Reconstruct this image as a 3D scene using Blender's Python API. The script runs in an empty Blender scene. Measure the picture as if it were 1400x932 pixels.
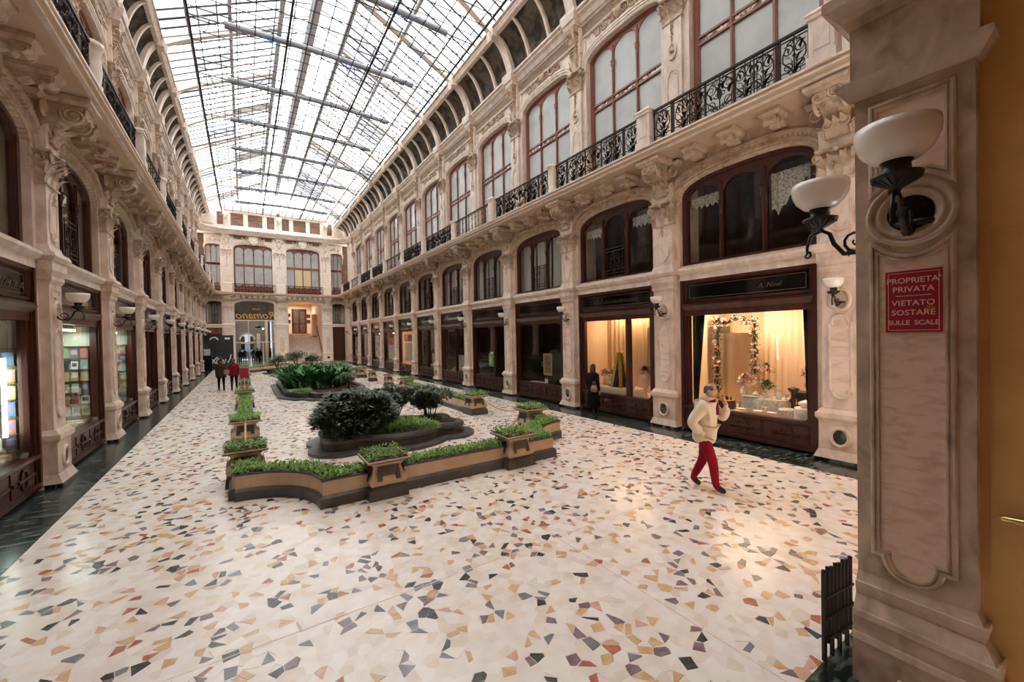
import bpy, math, random
from mathutils import Vector, Matrix
SC = bpy.context.scene
COL = SC.collection
PI = math.pi
# ------------------------------------------------------------------ camera
YAW, PITCH, ROLL, FPX, CAMH = .5779, -.014, -.0194, 561.96, 2.6
_r = Vector((math.cos(YAW), -math.sin(YAW), 0))
_f = Vector((math.sin(YAW)*math.cos(PITCH), math.cos(YAW)*math.cos(PITCH), math.sin(PITCH)))
_u = _r.cross(_f)
_r2 = _r*math.cos(ROLL)+_u*math.sin(ROLL)
_u2 = -_r*math.sin(ROLL)+_u*math.cos(ROLL)
cd = bpy.data.cameras.new('camera'); cam = bpy.data.objects.new('camera', cd); COL.objects.link(cam)
cd.sensor_width = 36; cd.lens = 36*FPX/1400; cd.clip_start = .05; cd.clip_end = 300
M = Matrix.Identity(4)
for i in range(3):
    M[i][0], M[i][1], M[i][2] = _r2[i], _u2[i], -_f[i]
M[2][3] = CAMH
cam.matrix_world = M
SC.camera = cam
# ------------------------------------------------------------------ world: bright overcast sky
w = bpy.data.worlds.new('overcast_sky'); SC.world = w; w.use_nodes = True
nt = w.node_tree; bg = nt.nodes['Background']
bg.inputs[0].default_value = (1.0, .965, .93, 1); bg.inputs[1].default_value = 5.7
SC.view_settings.view_transform = 'Standard'; SC.view_settings.look = 'None'
SC.view_settings.exposure = 0.24; SC.view_settings.gamma = 1
SC.cycles.max_bounces = 10; SC.cycles.diffuse_bounces = 6; SC.cycles.transparent_max_bounces = 12
SC.cycles.caustics_reflective = False; SC.cycles.caustics_refractive = False
SC.cycles.sample_clamp_indirect = 6
# ------------------------------------------------------------------ helpers
random.seed(7)
ORD = ['first','second','third','fourth','fifth','sixth','seventh','eighth','ninth','tenth','eleventh','twelfth','thirteenth']

def mat(name, a, b=None, scale=4., rough=.5, bump=0., bscale=40., metal=0., detail=6., stretch=(1,1,1), lo=.35, hi=.65, spec=.5, rnd=True, emit=None, es=0., coat=0.):
    m = bpy.data.materials.new(name); m.use_nodes = True
    n, l = m.node_tree.nodes, m.node_tree.links
    p = n['Principled BSDF']
    p.inputs['Base Color'].default_value = (*a, 1); p.inputs['Roughness'].default_value = rough
    p.inputs['Metallic'].default_value = metal; p.inputs['Specular IOR Level'].default_value = spec
    if coat: p.inputs['Coat Weight'].default_value = coat
    if rough>=.8: p.inputs['Specular IOR Level'].default_value = min(spec,.15)
    if emit: p.inputs['Emission Color'].default_value = (*emit, 1); p.inputs['Emission Strength'].default_value = es
    if b or bump:
        tc = n.new('ShaderNodeTexCoord'); mp = n.new('ShaderNodeMapping'); mp.inputs['Scale'].default_value = stretch
        l.new(tc.outputs['Object'], mp.inputs['Vector'])
        if rnd:
            oi = n.new('ShaderNodeObjectInfo'); vm = n.new('ShaderNodeVectorMath'); vm.operation = 'SCALE'
            vm.inputs[0].default_value = (17., 31., 23.); l.new(oi.outputs['Random'], vm.inputs['Scale']); l.new(vm.outputs[0], mp.inputs['Location'])
    if b:
        no = n.new('ShaderNodeTexNoise'); no.inputs['Scale'].default_value = scale; no.inputs['Detail'].default_value = detail
        no.inputs['Distortion'].default_value = .6
        l.new(mp.outputs[0], no.inputs['Vector'])
        cr = n.new('ShaderNodeValToRGB'); cr.color_ramp.elements[0].position = lo; cr.color_ramp.elements[1].position = hi
        cr.color_ramp.elements[0].color = (*a, 1); cr.color_ramp.elements[1].color = (*b, 1)
        l.new(no.outputs['Fac'], cr.inputs['Fac']); l.new(cr.outputs[0], p.inputs['Base Color'])
    if bump:
        n2 = n.new('ShaderNodeTexNoise'); n2.inputs['Scale'].default_value = bscale; n2.inputs['Detail'].default_value = 4
        l.new(mp.outputs[0], n2.inputs['Vector'])
        bp = n.new('ShaderNodeBump'); bp.inputs['Strength'].default_value = bump; bp.inputs['Distance'].default_value = .02
        l.new(n2.outputs['Fac'], bp.inputs['Height']); l.new(bp.outputs[0], p.inputs['Normal'])
    return m

def glassmat(name, tint, ior=1.45, milk=0., milkcol=(.9, .92, .95), rough=0.):
    m = bpy.data.materials.new(name); m.use_nodes = True
    n, l = m.node_tree.nodes, m.node_tree.links
    n.remove(n['Principled BSDF']); out = n['Material Output']
    tr = n.new('ShaderNodeBsdfTransparent'); tr.inputs[0].default_value = (*tint, 1)
    gl = n.new('ShaderNodeBsdfGlossy'); gl.inputs['Roughness'].default_value = rough
    lw = n.new('ShaderNodeLayerWeight'); lw.inputs[0].default_value = .5      # facing term: the same from either side of a pane
    pw = n.new('ShaderNodeMath'); pw.operation = 'POWER'; pw.inputs[1].default_value = 4.; l.new(lw.outputs['Facing'], pw.inputs[0])
    fr = n.new('ShaderNodeMath'); fr.operation = 'MULTIPLY_ADD'; fr.inputs[1].default_value = .75*(ior-1)/.45; fr.inputs[2].default_value = .035*(ior-1)/.45; l.new(pw.outputs[0], fr.inputs[0])
    mx = n.new('ShaderNodeMixShader'); l.new(fr.outputs[0], mx.inputs[0])
    base = tr
    if milk:
        tl = n.new('ShaderNodeBsdfTranslucent'); tl.inputs[0].default_value = (*milkcol, 1)
        m2 = n.new('ShaderNodeMixShader'); m2.inputs[0].default_value = milk
        l.new(tr.outputs[0], m2.inputs[1]); l.new(tl.outputs[0], m2.inputs[2]); base = m2
    l.new(base.outputs[0], mx.inputs[1]); l.new(gl.outputs[0], mx.inputs[2]); l.new(mx.outputs[0], out.inputs[0])
    return m

STONE = mat('cream_stone', (.72,.59,.49), (.50,.375,.285), 4.5, .55, .2, 30, lo=.38, hi=.72, detail=9, stretch=(1,1,.55))
STONE_UP = mat('pale_upper_stone', (.74,.64,.55), (.54,.43,.345), 4.5, .55, .15, 30, lo=.38, hi=.75, detail=9, stretch=(1,1,.55))
ORN = mat('carved_stone', (.62,.49,.36), (.36,.25,.165), 6., .6, .3, 25, lo=.3, hi=.7)
SOFFIT = mat('painted_soffit', (.56,.41,.27), (.49,.35,.23), 1.2, .6)
PANELM = mat('pink_marble_panel', (.78,.62,.53), (.60,.38,.26), 3., .35, 0, stretch=(1,1,3.), lo=.45, hi=.72)
GREENM = mat('dark_green_marble', (.008,.014,.012), (.22,.27,.25), 4.5, .22, 0, detail=12, lo=.47, hi=.85, stretch=(1,3.2,1))
WOOD = mat('mahogany', (.075,.019,.011), (.034,.009,.006), 5., .30, 0, stretch=(1,1,.15), spec=.5)
WOODL = mat('light_mahogany', (.27,.095,.055), (.19,.06,.036), 5., .35, 0, stretch=(1,1,.15))
BLACKG = mat('black_sign_glass', (.004,.004,.004), rough=.08)
IRON = mat('wrought_iron', (.020,.012,.009), rough=.55, metal=.0, spec=.3)
IRONB = mat('black_painted_iron', (.010,.008,.008), rough=.4)
GOLD = mat('gold_leaf', (.62,.38,.12), rough=.4, metal=.4)
DIMGOLD = mat('faded_gold_leaf', (.09,.06,.032), rough=.5)
BRASS = mat('polished_brass', (.75,.55,.22), rough=.2, metal=1.)
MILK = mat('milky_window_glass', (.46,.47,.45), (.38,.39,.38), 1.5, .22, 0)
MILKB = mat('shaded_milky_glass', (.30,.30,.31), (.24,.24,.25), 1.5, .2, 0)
STAINED = mat('stained_glass_strip', (.10,.04,.03), (.75,.70,.66), 9., .3, 0, detail=1, lo=.48, hi=.56, stretch=(1,1,1))
CURT = mat('white_net_curtain', (.66,.64,.60), (.50,.48,.45), 2., .9, 0, stretch=(9,9,.2))
LACE = mat('lace_curtain', (.70,.67,.62), (.30,.28,.25), 22., .9, 0, lo=.45, hi=.6)
BOWL = mat('white_glass_bowl', (.86,.80,.73), rough=.25, coat=.4)
SHOPGLASS = glassmat('shop_window_glass', (.93,.94,.93), 1.42)
ROOFMILK = glassmat('hazy_roof_glass', (.80,.83,.86), 1.05, .45)
ROOFDUST = glassmat('dusty_roof_glass', (.40,.41,.43), 1.05, .22, (.5,.51,.53))
ROOFGLASS = glassmat('roof_glass', (.97,.985,1.), 1.05, .12)
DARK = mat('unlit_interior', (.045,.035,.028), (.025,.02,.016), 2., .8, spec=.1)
DARKW = mat('unlit_wooden_interior', (.10,.055,.03), (.05,.03,.018), 3., .7)
YELLOW = mat('ochre_plaster', (.76,.48,.18), (.66,.39,.13), 2., .6, .08, 12)
CREAMP = mat('cream_painted_iron', (.76,.69,.60), (.66,.58,.48), 3., .5)
GREYP = mat('grey_painted_iron', (.30,.31,.33), (.24,.25,.27), 2., .5)
BARM = mat('dark_glazing_bar', (.05,.045,.045), rough=.5)
WIRE = mat('net_wire', (.035,.035,.04), rough=.6)
BLUE = mat('blue_rope', (.05,.16,.42), rough=.7)
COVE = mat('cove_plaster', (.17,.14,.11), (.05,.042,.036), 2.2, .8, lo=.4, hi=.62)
FRIEZE = mat('stippled_frieze', (.40,.31,.22), (.16,.11,.07), 38., .8, .4, 60, lo=.4, hi=.6)
TANST = mat('tan_stone', (.62,.46,.31), (.50,.36,.23), 3., .55, .1, 30)
GREYST = mat('dark_grey_stone', (.085,.078,.072), (.055,.05,.046), 4., .45, .12, 40)
SOIL = mat('brown_soil', (.09,.05,.035), (.045,.025,.018), 14., .95, .8, 30)
LEAF = mat('bright_ground_cover_leaf', (.27,.42,.09), (.14,.27,.045), 3., .5)
LEAFD = mat('dark_shrub_leaf', (.032,.050,.020), (.095,.12,.06), 2., .38)
LEAFA = mat('strap_leaf', (.045,.15,.05), (.11,.27,.095), 1.5, .28)
LEAFO = mat('olive_shrub_leaf', (.16,.17,.075), (.09,.10,.045), 3., .5)
STEM = mat('shrub_stem', (.06,.045,.03), rough=.8)

class MB:
    def __init__(s): s.v, s.f, s.m, s.s = [], [], [], []
    def add(s, vs, fs, mi=0, sm=False):
        o = len(s.v); s.v += [tuple(p) for p in vs]
        for q in fs: s.f.append(tuple(i+o for i in q)); s.m.append(mi); s.s.append(sm)
        return s
    def box(s, x0, x1, y0, y1, z0, z1, mi=0):
        return s.add([(x0,y0,z0),(x1,y0,z0),(x1,y1,z0),(x0,y1,z0),(x0,y0,z1),(x1,y0,z1),(x1,y1,z1),(x0,y1,z1)],
                     [(0,3,2,1),(4,5,6,7),(0,1,5,4),(1,2,6,5),(2,3,7,6),(3,0,4,7)], mi)
    def wfr(s, z0, z1, h0, y0, h1, y1, yb, cx=0, mi=0):      # frustum standing against the wall plane yb
        return s.add([(cx-h0,yb,z0),(cx+h0,yb,z0),(cx+h0,y0,z0),(cx-h0,y0,z0),(cx-h1,yb,z1),(cx+h1,yb,z1),(cx+h1,y1,z1),(cx-h1,y1,z1)],
                     [(0,3,2,1),(4,5,6,7),(0,1,5,4),(1,2,6,5),(2,3,7,6),(3,0,4,7)], mi)
    def fru(s, z0, z1, a0, b0, a1, b1, cx=0, cy=0, mi=0):    # free-standing frustum
        return s.add([(cx-a0,cy-b0,z0),(cx+a0,cy-b0,z0),(cx+a0,cy+b0,z0),(cx-a0,cy+b0,z0),(cx-a1,cy-b1,z1),(cx+a1,cy-b1,z1),(cx+a1,cy+b1,z1),(cx-a1,cy+b1,z1)],
                     [(0,3,2,1),(4,5,6,7),(0,1,5,4),(1,2,6,5),(2,3,7,6),(3,0,4,7)], mi)
    def prism(s, poly, c0, c1, ax='y', mi=0, sm=False):
        P = {'y': lambda a,b,c:(a,c,b), 'z': lambda a,b,c:(a,b,c), 'x': lambda a,b,c:(c,a,b)}[ax]
        n = len(poly)
        vs = [P(a,b,c0) for a,b in poly]+[P(a,b,c1) for a,b in poly]
        s.add(vs, [tuple(range(n)), tuple(range(2*n-1,n-1,-1))], mi)
        o = len(s.v)-2*n
        for i in range(n):
            j = (i+1)%n; s.f.append((o+i,o+j,o+n+j,o+n+i)); s.m.append(mi); s.s.append(sm)
        return s
    def strip(s, A, B, mi=0, sm=True, closed=False):
        n = len(A); k = n if closed else n-1
        return s.add(list(A)+list(B), [(i,(i+1)%n,n+(i+1)%n,n+i) for i in range(k)], mi, sm)
    def grid(s, rows, mi=0, sm=True, cu=False, cv=False):
        n, k = len(rows), len(rows[0]); vs = [p for r in rows for p in r]; fs = []
        for i in range(n if cv else n-1):
            for j in range(k if cu else k-1):
                i2, j2 = (i+1)%n, (j+1)%k
                fs.append((i*k+j, i*k+j2, i2*k+j2, i2*k+j))
        return s.add(vs, fs, mi, sm)
    def tube(s, pts, r, n=5, closed=False, mi=0, caps=True):
        pts = [Vector(p) for p in pts]; k = len(pts); rows = []; prev = None
        for i, p in enumerate(pts):
            a = pts[(i-1)%k] if (closed or i>0) else p; b = pts[(i+1)%k] if (closed or i<k-1) else p
            t = (b-a); t = t.normalized() if t.length>1e-9 else Vector((0,0,1))
            if prev is None:
                up = Vector((0,0,1)) if abs(t.z)<.9 else Vector((1,0,0)); x = t.cross(up).normalized()
            else:
                x = prev - t*prev.dot(t); x = x.normalized() if x.length>1e-6 else t.orthogonal().normalized()
            y = t.cross(x); prev = x; rr = r[i] if isinstance(r,(list,tuple)) else r
            rows.append([tuple(p+(x*math.cos(2*PI*j/n)+y*math.sin(2*PI*j/n))*rr) for j in range(n)])
        s.grid(rows, mi, True, True, closed)
        if caps and not closed:
            s.add(rows[0], [tuple(range(n))], mi); s.add(rows[-1], [tuple(range(n))], mi)
        return s
    def lathe(s, prof, n=16, c=(0,0,0), sx=1, sy=1, mi=0, sm=True):
        rows = [[(c[0]+r*sx*math.cos(2*PI*j/n), c[1]+r*sy*math.sin(2*PI*j/n), c[2]+z) for j in range(n)] for r,z in prof]
        return s.grid(rows, mi, sm, True)
    def sweep(s, path, prof, ax='z', closed=False, mi=0, sm=False, capends=True):
        # path 2-D; prof = [(offset to the right of travel, third coordinate)]
        n = len(path); rows = []
        for i in range(n):
            p = path[i]; a = path[(i-1)%n] if (closed or i>0) else None; b = path[(i+1)%n] if (closed or i<n-1) else None
            def nr(u,v):
                d = (v[0]-u[0], v[1]-u[1]); L = math.hypot(*d) or 1e-9; return (d[1]/L, -d[0]/L)
            if a is None: m = nr(p,b)
            elif b is None: m = nr(a,p)
            else:
                n1, n2 = nr(a,p), nr(p,b); q = (n1[0]+n2[0], n1[1]+n2[1]); d = 1+n1[0]*n2[0]+n1[1]*n2[1]; d = max(d,.3); m = (q[0]/d, q[1]/d)
            row = []
            for o,c in prof:
                x, y = p[0]+m[0]*o, p[1]+m[1]*o
                row.append((x,y,c) if ax=='z' else ((x,c,y) if ax=='y' else (c,x,y)))
            rows.append(row)
        s.grid(rows, mi, sm, False, closed)
        if not closed and capends:
            s.add(rows[0], [tuple(range(len(prof)))], mi); s.add(rows[-1], [tuple(range(len(prof)))], mi)
        return s
    def leaf(s, o, d, h, wd, curl, mi=0, n=5, lean=0.):
        # acanthus-like leaf at o growing up, curling out along d=(dx,dy)
        dx, dy = d; sx, sy = -dy, dx; rows = []
        for i in range(n+1):
            t = i/n; z = h*(t-.28*max(0,t-.6)**2*4); out = curl*(.12*t+t**3)+.012
            ww = wd*(.55+.5*math.sin(PI*min(1,t*1.05)))*(1-.75*t**4)*(1 if i%2 else .84)
            x, y = o[0]+dx*out, o[1]+dy*out
            rows.append([(x-sx*ww-dx*.25*ww+sx*lean*t, y-sy*ww-dy*.25*ww+sy*lean*t, o[2]+z-.1*ww), (x+sx*lean*t, y+sy*lean*t, o[2]+z+.02*h), (x+sx*ww-dx*.25*ww+sx*lean*t, y+sy*ww-dy*.25*ww+sy*lean*t, o[2]+z-.1*ww)])
        return s.grid(rows, mi)
    def spiral(s, c, r, turns, th, plane='yz', flip=1, start=0., n=26, tn=5, mi=0):
        pts = []; rr = []
        for i in range(n+1):
            t = i/n; a = start+flip*turns*2*PI*t; q = r*(1-t)**.8+.12*r*t
            u, v = q*math.cos(a), q*math.sin(a)
            pts.append((c[0],c[1]+u,c[2]+v) if plane=='yz' else ((c[0]+u,c[1],c[2]+v) if plane=='xz' else (c[0]+u*.707, c[1]+u*.707, c[2]+v)))
            rr.append(th*(1-.45*t))
        return s.tube(pts, rr, tn, mi=mi)
    def mesh(s, name, mats):
        me = bpy.data.meshes.new(name); me.from_pydata(s.v, [], s.f)
        for m in (mats if isinstance(mats,(list,tuple)) else [mats]): me.materials.append(m)
        me.polygons.foreach_set('material_index', s.m); me.polygons.foreach_set('use_smooth', s.s); me.update()
        return me
    def build(s, name, mats, parent=None, loc=(0,0,0), rz=0., sc=(1,1,1)): return put(s.mesh(name, mats), name, parent, loc, rz, sc)

def put(me, name, parent=None, loc=(0,0,0), rz=0., sc=(1,1,1)):
    o = bpy.data.objects.new(name, me); COL.objects.link(o)
    o.location = loc; o.rotation_euler = (0,0,rz); o.scale = sc
    if parent is not None: o.parent = parent
    return o
def tag(o, label=None, cat=None, group=None, kind=None):
    if label: o['label'] = label
    if cat: o['category'] = cat
    if group: o['group'] = group
    if kind: o['kind'] = kind
    return o
def thing(name, label, cat, loc=(0,0,0), rz=0., group=None): return tag(put(None, name, None, loc, rz), label, cat, group)
def struct(name, loc=(0,0,0), rz=0., label=None): return tag(put(None, name, None, loc, rz), label, None, None, 'structure')
def tree(o, loc, rz=None, parent=None):
    c = o.copy(); COL.objects.link(c); c.location = loc
    if rz is not None: c.rotation_euler = (0,0,rz)
    for ch in list(o.children):
        d = ch.copy(); COL.objects.link(d); d.parent = c
        for g in list(ch.children):
            e = g.copy(); COL.objects.link(e); e.parent = d
    return c
def text_mesh(body, size, mats, ext=.004, shear=0., bold=0., spacing=1.):
    cu = bpy.data.curves.new('lettering', 'FONT'); cu.body = body; cu.size = size; cu.extrude = ext; cu.shear = shear; cu.offset = bold
    cu.align_x = 'CENTER'; cu.align_y = 'CENTER'; cu.resolution_u = 3; cu.space_character = spacing
    o = bpy.data.objects.new('lettering', cu); COL.objects.link(o)
    dg = bpy.context.evaluated_depsgraph_get(); dg.update()
    me = bpy.data.meshes.new_from_object(o.evaluated_get(dg)); bpy.data.objects.remove(o)
    me.transform(Matrix.Rotation(PI/2,4,'X'))          # stands upright: reads in xz, faces -y
    me.materials.clear(); me.materials.append(mats)
    return me
def arch(hw, z0, rise, n=22, p=2.7):
    pts = []
    for i in range(n+1):
        a = PI*i/n; c, q = math.cos(a), math.sin(a)
        pts.append((-hw*math.copysign(abs(c)**(2/p), c), z0+rise*abs(q)**(2/p)))
    return pts
def oval(cx, cz, a, b, n=24): return [(cx+a*math.cos(-2*PI*i/n), cz+b*math.sin(-2*PI*i/n)) for i in range(n)]
def panel_loop(hw, z0, z1, r, n=6, cx=0):        # upright panel with rounded ends and small shoulders, clockwise
    pts = []
    for i in range(n+1): a = PI-PI*i/n; pts.append((cx+r*math.cos(a), z1-r+r*math.sin(a)))
    pts = [(cx-hw, z1-r-.03),(cx-r,z1-r-.03)]+pts+[(cx+r,z1-r-.03),(cx+hw,z1-r-.03),(cx+hw,z0+r+.03),(cx+r,z0+r+.03)]
    for i in range(n+1): a = -PI*i/n; pts.append((cx+r*math.cos(a), z0+r+r*math.sin(a)))
    pts += [(cx-r,z0+r+.03),(cx-hw,z0+r+.03)]
    return pts
# ------------------------------------------------------------------ setting: walls
XR, XL, XC, PIT, P0 = 9.66, -2.94, 3.36, 3.98, 3.19
NP = 12; YF = 50.5
OPN = 1.56                                   # half width of a shop opening
wall_right = struct('wall_right', (XR,0,0), PI/2)
wall_left = struct('wall_left', (XL,0,0), -PI/2)
wall_far = struct('wall_far')
wall_near = struct('wall_near')
SIDES = [(wall_right, 1, 'right'), (wall_left, -1, 'left')]
def pu(n): return P0+PIT*n                   # pilaster centre along the gallery
def bu(n): return P0+PIT*(n+.5)

# --- lower pilaster
m = MB()
m.box(-.43,.43,-1.0,-.14,0,4.0); m.box(-.3,.3,-.2,0,.95,3.8)
m.wfr(3.72,3.78,.31,.01,.34,.04,-.2); m.wfr(3.78,3.84,.34,.04,.34,.04,-.2); m.wfr(3.84,3.95,.33,.03,.38,.08,-.2)
m.box(-.37,.37,-.2,.07,3.95,4.12); m.wfr(4.12,4.2,.39,.09,.43,.13,-.2); m.wfr(4.2,4.28,.43,.13,.40,.10,-.2)
m.wfr(.95,1.03,.38,.08,.33,.03,-.2); m.box(-.40,.40,-.2,.10,.86,.95); m.wfr(.8,.86,.36,.06,.40,.10,-.2)
m.box(-.35,.35,-.2,.05,.22,.8); m.wfr(.07,.22,.42,.12,.36,.06,-.2)
m.wfr(.0,.12,.46,-.10,.44,-.12,-.2)
lp = panel_loop(.17,1.25,2.86,.13)
m.sweep(lp,[(-.03,0),(-.03,.022),(0,.03),(.022,.012),(.022,0)],'y',True,0)
m.sweep(panel_loop(.19,3.44,3.66,.02),[(-.02,0),(-.02,.018),(.012,.018),(.012,0)],'y',True,0)
for cz,a,b in ((.5,.16,.19),(3.17,.17,.21)):
    y = .05 if cz<1 else 0
    m.sweep(oval(0,cz,a,b),[(-.02,y),(-.02,y+.03),(.01,y+.045),(.045,y+.03),(.05,y)],'y',True,0,True)
PIL_LOW = m.mesh('pilaster', [STONE])
PIL_PANEL = MB().prism(panel_loop(.148,1.27,2.84,.108),.002,.008,'y').mesh('marble_panel',[PANELM])
PIL_DISC = MB().prism(oval(0,.5,.115,.145),.052,.062,'y').mesh('oval_medallion',[GREENM])
PIL_PLINTH = MB().box(-.45,.45,-.2,.135,.004,.07).mesh('plinth',[GREENM])
LEDGE = MB().sweep([(-1.58,-.13),(1.58,-.13)],[(0,3.95),(0,4.1),(-.05,4.13),(-.1,4.2),(-.1,4.25),(-.05,4.28),(.8,4.28),(.8,3.95)],'z').mesh('ledge',[STONE_UP])

# --- mezzanine pilaster, capital, console
m = MB()
m.box(-.43,.43,-1.0,-.14,4.2,7.2); m.box(-.29,.29,-.2,-.0,4.28,5.6); m.wfr(4.28,4.42,.35,.05,.30,.01,-.2)
m.sweep(panel_loop(.18,4.52,5.38,.12),[(-.025,0),(-.025,.02),(0,.026),(.02,.01),(.02,0)],'y',True)
m.wfr(6.1,6.5,.31,.02,.33,.04,-.2); m.box(-.3,.3,-.2,.0,5.6,6.1)
PIL_MEZ = m.mesh('mezzanine_pilaster',[STONE])
def capital(hw, z0, z1, y0, depth=.13):
    m = MB(); H = z1-z0; r = random.Random(3); yb = y0-.3
    m.wfr(z0,z0+.05*H,hw+.03,y0+.03,hw+.03,y0+.03,yb)
    m.wfr(z0+.05*H,z1-.14*H,hw-.04,y0-.03,hw+.0,y0+.005,yb)
    m.wfr(z1-.12*H,z1-.06*H,hw+.04,y0+depth*.5,hw+.08,y0+depth*.8,yb); m.box(-hw-.08,hw+.08,yb,y0+depth*.8,z1-.06*H,z1)
    for row,(zz,hh,cu) in enumerate(((.04,.44,.14),(.30,.52,.19))):
        k = 3 if row==0 else 4
        for i in range(k):
            x = (-hw+.02)+(2*hw-.04)*(i/(k-1)); m.leaf((x,y0,z0+zz*H),(0,1),hh*H,.085,cu,lean=r.uniform(-.02,.02))
        for sx in (-1,1):
            for i in range(2): m.leaf((sx*hw,y0-.05-.09*i,z0+zz*H),(sx,0),hh*H,.08,cu)
    for sx in (-1,1):
        m.spiral((sx*(hw+.03),y0+depth*.75,z1-.27*H),.085,1.6,.026,'xz',-sx,PI/2)
        m.spiral((sx*(hw+.07),y0-.02,z1-.27*H),.085,1.6,.026,'yz',-1,PI/2)
        m.leaf((sx*.09,y0+.02,z0+.45*H),(sx*.5,.87),.4*H,.05,.1)
    m.lathe([(.0,.05),(.05,.04),(.07,0),(.05,-.04),(0,-.05)],8,(0,y0+depth,z1-.12*H))
    # pendant husk below the capital
    for i in range(3): m.leaf((0,y0,z0-.12-.1*i),(0,1),.14,.06-.012*i,.05,n=4)
    return m
CAP_LOW = capital(.29,5.5,6.12,0).mesh('capital',[ORN])
m = MB()
prof = [(-.3,6.2),(.02,6.24),(.06,6.36),(.09,6.55),(.16,6.72),(.32,6.84),(.46,6.86),(.52,6.93),(.55,7.06),(-.3,7.06)]
m.prism(prof,-.2,.2,'x')
m.wfr(7.04,7.1,.3,.58,.34,.62,-.3); m.box(-.36,.36,-.3,.64,7.1,7.18); m.wfr(7.0,7.1,.52,-.02,.56,.06,-.3)
for sx in (-1,1):
    m.spiral((sx*.215,.36,6.86),.17,2.1,.035,'yz',1,PI*.9,n=30)
    m.spiral((sx*.215,.02,6.42),.10,1.5,.028,'yz',-1,0)
    m.spiral((sx*.36,.02,6.86),.15,1.9,.034,'xz',sx,PI/2)
    m.leaf((sx*.24,-.02,6.3),(sx*.8,.6),.34,.09,.12)
for sx in (-1,1): m.spiral((sx*.13,.53,6.95),.125,2.0,.03,'xz',sx,PI/2); m.spiral((sx*.13,.12,6.52),.09,1.6,.026,'xz',-sx,PI/2)
for i,x in enumerate((-.12,0,.12)): m.leaf((x,.08,6.28),(0,1),.42,.085,.17)
m.leaf((0,.3,6.72),(0,1),.2,.12,.22); m.leaf((-.1,.42,6.78),(0,1),.16,.07,.14); m.leaf((.1,.42,6.78),(0,1),.16,.07,.14)
CONSOLE = m.mesh('console',[ORN])
m = MB()
m.box(-.2,.2,-.3,.46,7.12,7.2); m.wfr(7.06,7.12,.16,.40,.2,.46,-.3)
m.prism([(-.3,6.9),(-.05,6.93),(.1,7.0),(.2,6.95),(.3,6.92),(.38,6.97),(.4,7.06),(-.3,7.06)],-.13,.13,'x')
for sx in (-1,1): m.spiral((sx*.14,.3,6.98),.07,1.6,.022,'yz',1,PI)
m.leaf((0,.18,6.86),(0,1),.15,.09,.18,n=4)
BRACKET = m.mesh('bracket',[ORN])

# --- arch wall with its archivolt
def arch_wall(hw, z0, rise, zb, zt, W, y0, y1, n=22, p=2.7):
    m = MB(); A = arch(hw,z0,rise,n,p)
    for ya in (y0,y1):
        m.strip([(x,ya,z) for x,z in A],[(x,ya,zt) for x,z in A],sm=False)
    m.strip([(x,y0,z) for x,z in A],[(x,y1,z) for x,z in A],sm=True)
    if W>hw:
        for sx in (-1,1): m.box(min(sx*W,sx*hw),max(sx*W,sx*hw),min(y0,y1),max(y0,y1),zb,zt)
    return m
def archivolt(hw, z0, rise, y, wd=.3, nd=40, p=2.7, pr=.12):
    m = MB(); A = arch(hw,z0,rise,26,p)
    m.sweep(A,[(0,y-.1),(0,y+.02),(-.04,y+.04),(-.09,y+.03),(-.1,y+.06),(-.17,y+.05),(-.18,y+.03),(-wd+.09,y+.03),(-wd+.08,y+pr),(-wd,y+pr),(-wd,y-.1)],'y')
    B = arch(hw+.215,z0,rise+.215,max(nd,1),p)
    for i in range(nd):
        (a,b),(c,d) = B[i],B[i+1]; L = math.hypot(c-a,d-b)
        if L<.03: continue
        tx,tz = (c-a)/L,(d-b)/L; mx,mz = (a+c)/2,(b+d)/2; hL=.03; hN=.045
        q = [(mx+tx*u*hL-tz*v*hN, mz+tz*u*hL+tx*v*hN) for u,v in ((-1,-1),(1,-1),(1,1),(-1,1))]
        m.prism(q,y,y+.10,'y')
    return m
ARCH_LOW = arch_wall(OPN,6.08,.52,5.5,7.2,1.58,-.16,-.5).mesh('arch_spandrel',[STONE])
AVOLT_LOW = archivolt(OPN,6.08,.52,-.16).mesh('archivolt',[ORN])
MEZ_REVEAL = MB().box(-1.58,1.58,-.5,-.16,4.26,4.34).mesh('window_sill',[STONE])

# --- upper storey
YU = -.54
m = MB()
m.box(-.45,.45,-1.3,-.64,7.4,13.9); m.box(-.28,.28,-.8,YU,7.5,11.35); m.wfr(7.5,8.5,.33,YU+.05,.33,YU+.05,-.8); m.wfr(8.5,8.6,.33,YU+.05,.29,YU+.01,-.8)
m.sweep(panel_loop(.16,8.75,9.9,.1),[(-.022,YU),(-.022,YU+.02),(.015,YU+.02),(.015,YU)],'y',True)
m.sweep(oval(0,10.42,.13,.22),[(-.02,YU),(-.02,YU+.03),(.01,YU+.045),(.04,YU+.02),(.04,YU)],'y',True,0,True)
m.box(-.3,.3,-.8,YU+.02,11.9,13.4)
PIL_UP = m.mesh('upper_pilaster',[STONE_UP])
m = MB()
m.lathe([(0,.03),(.05,.03),(.075,0),(.05,-.03),(0,-.03)],8,(0,YU+.02,10.42))
for i in range(7): m.leaf((random.uniform(-.02,.02),YU,11.12-.1*i),(0,1),.13,.065-.006*i,.05,n=3)
HUSK = m.mesh('husk_drop',[ORN])
CAP_UP = capital(.28,11.25,11.98,YU).mesh('upper_capital',[ORN])
m = MB()
m.prism([(-.8,12.0),(YU+.03,12.05),(YU+.05,12.3),(YU+.06,12.6),(YU+.09,12.85),(YU+.15,13.0),(YU+.2,13.2),(YU+.2,13.3),(-.8,13.3)],-.15,.15,'x')
m.wfr(13.28,13.45,.2,YU+.2,.26,YU+.26,-.8)
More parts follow.
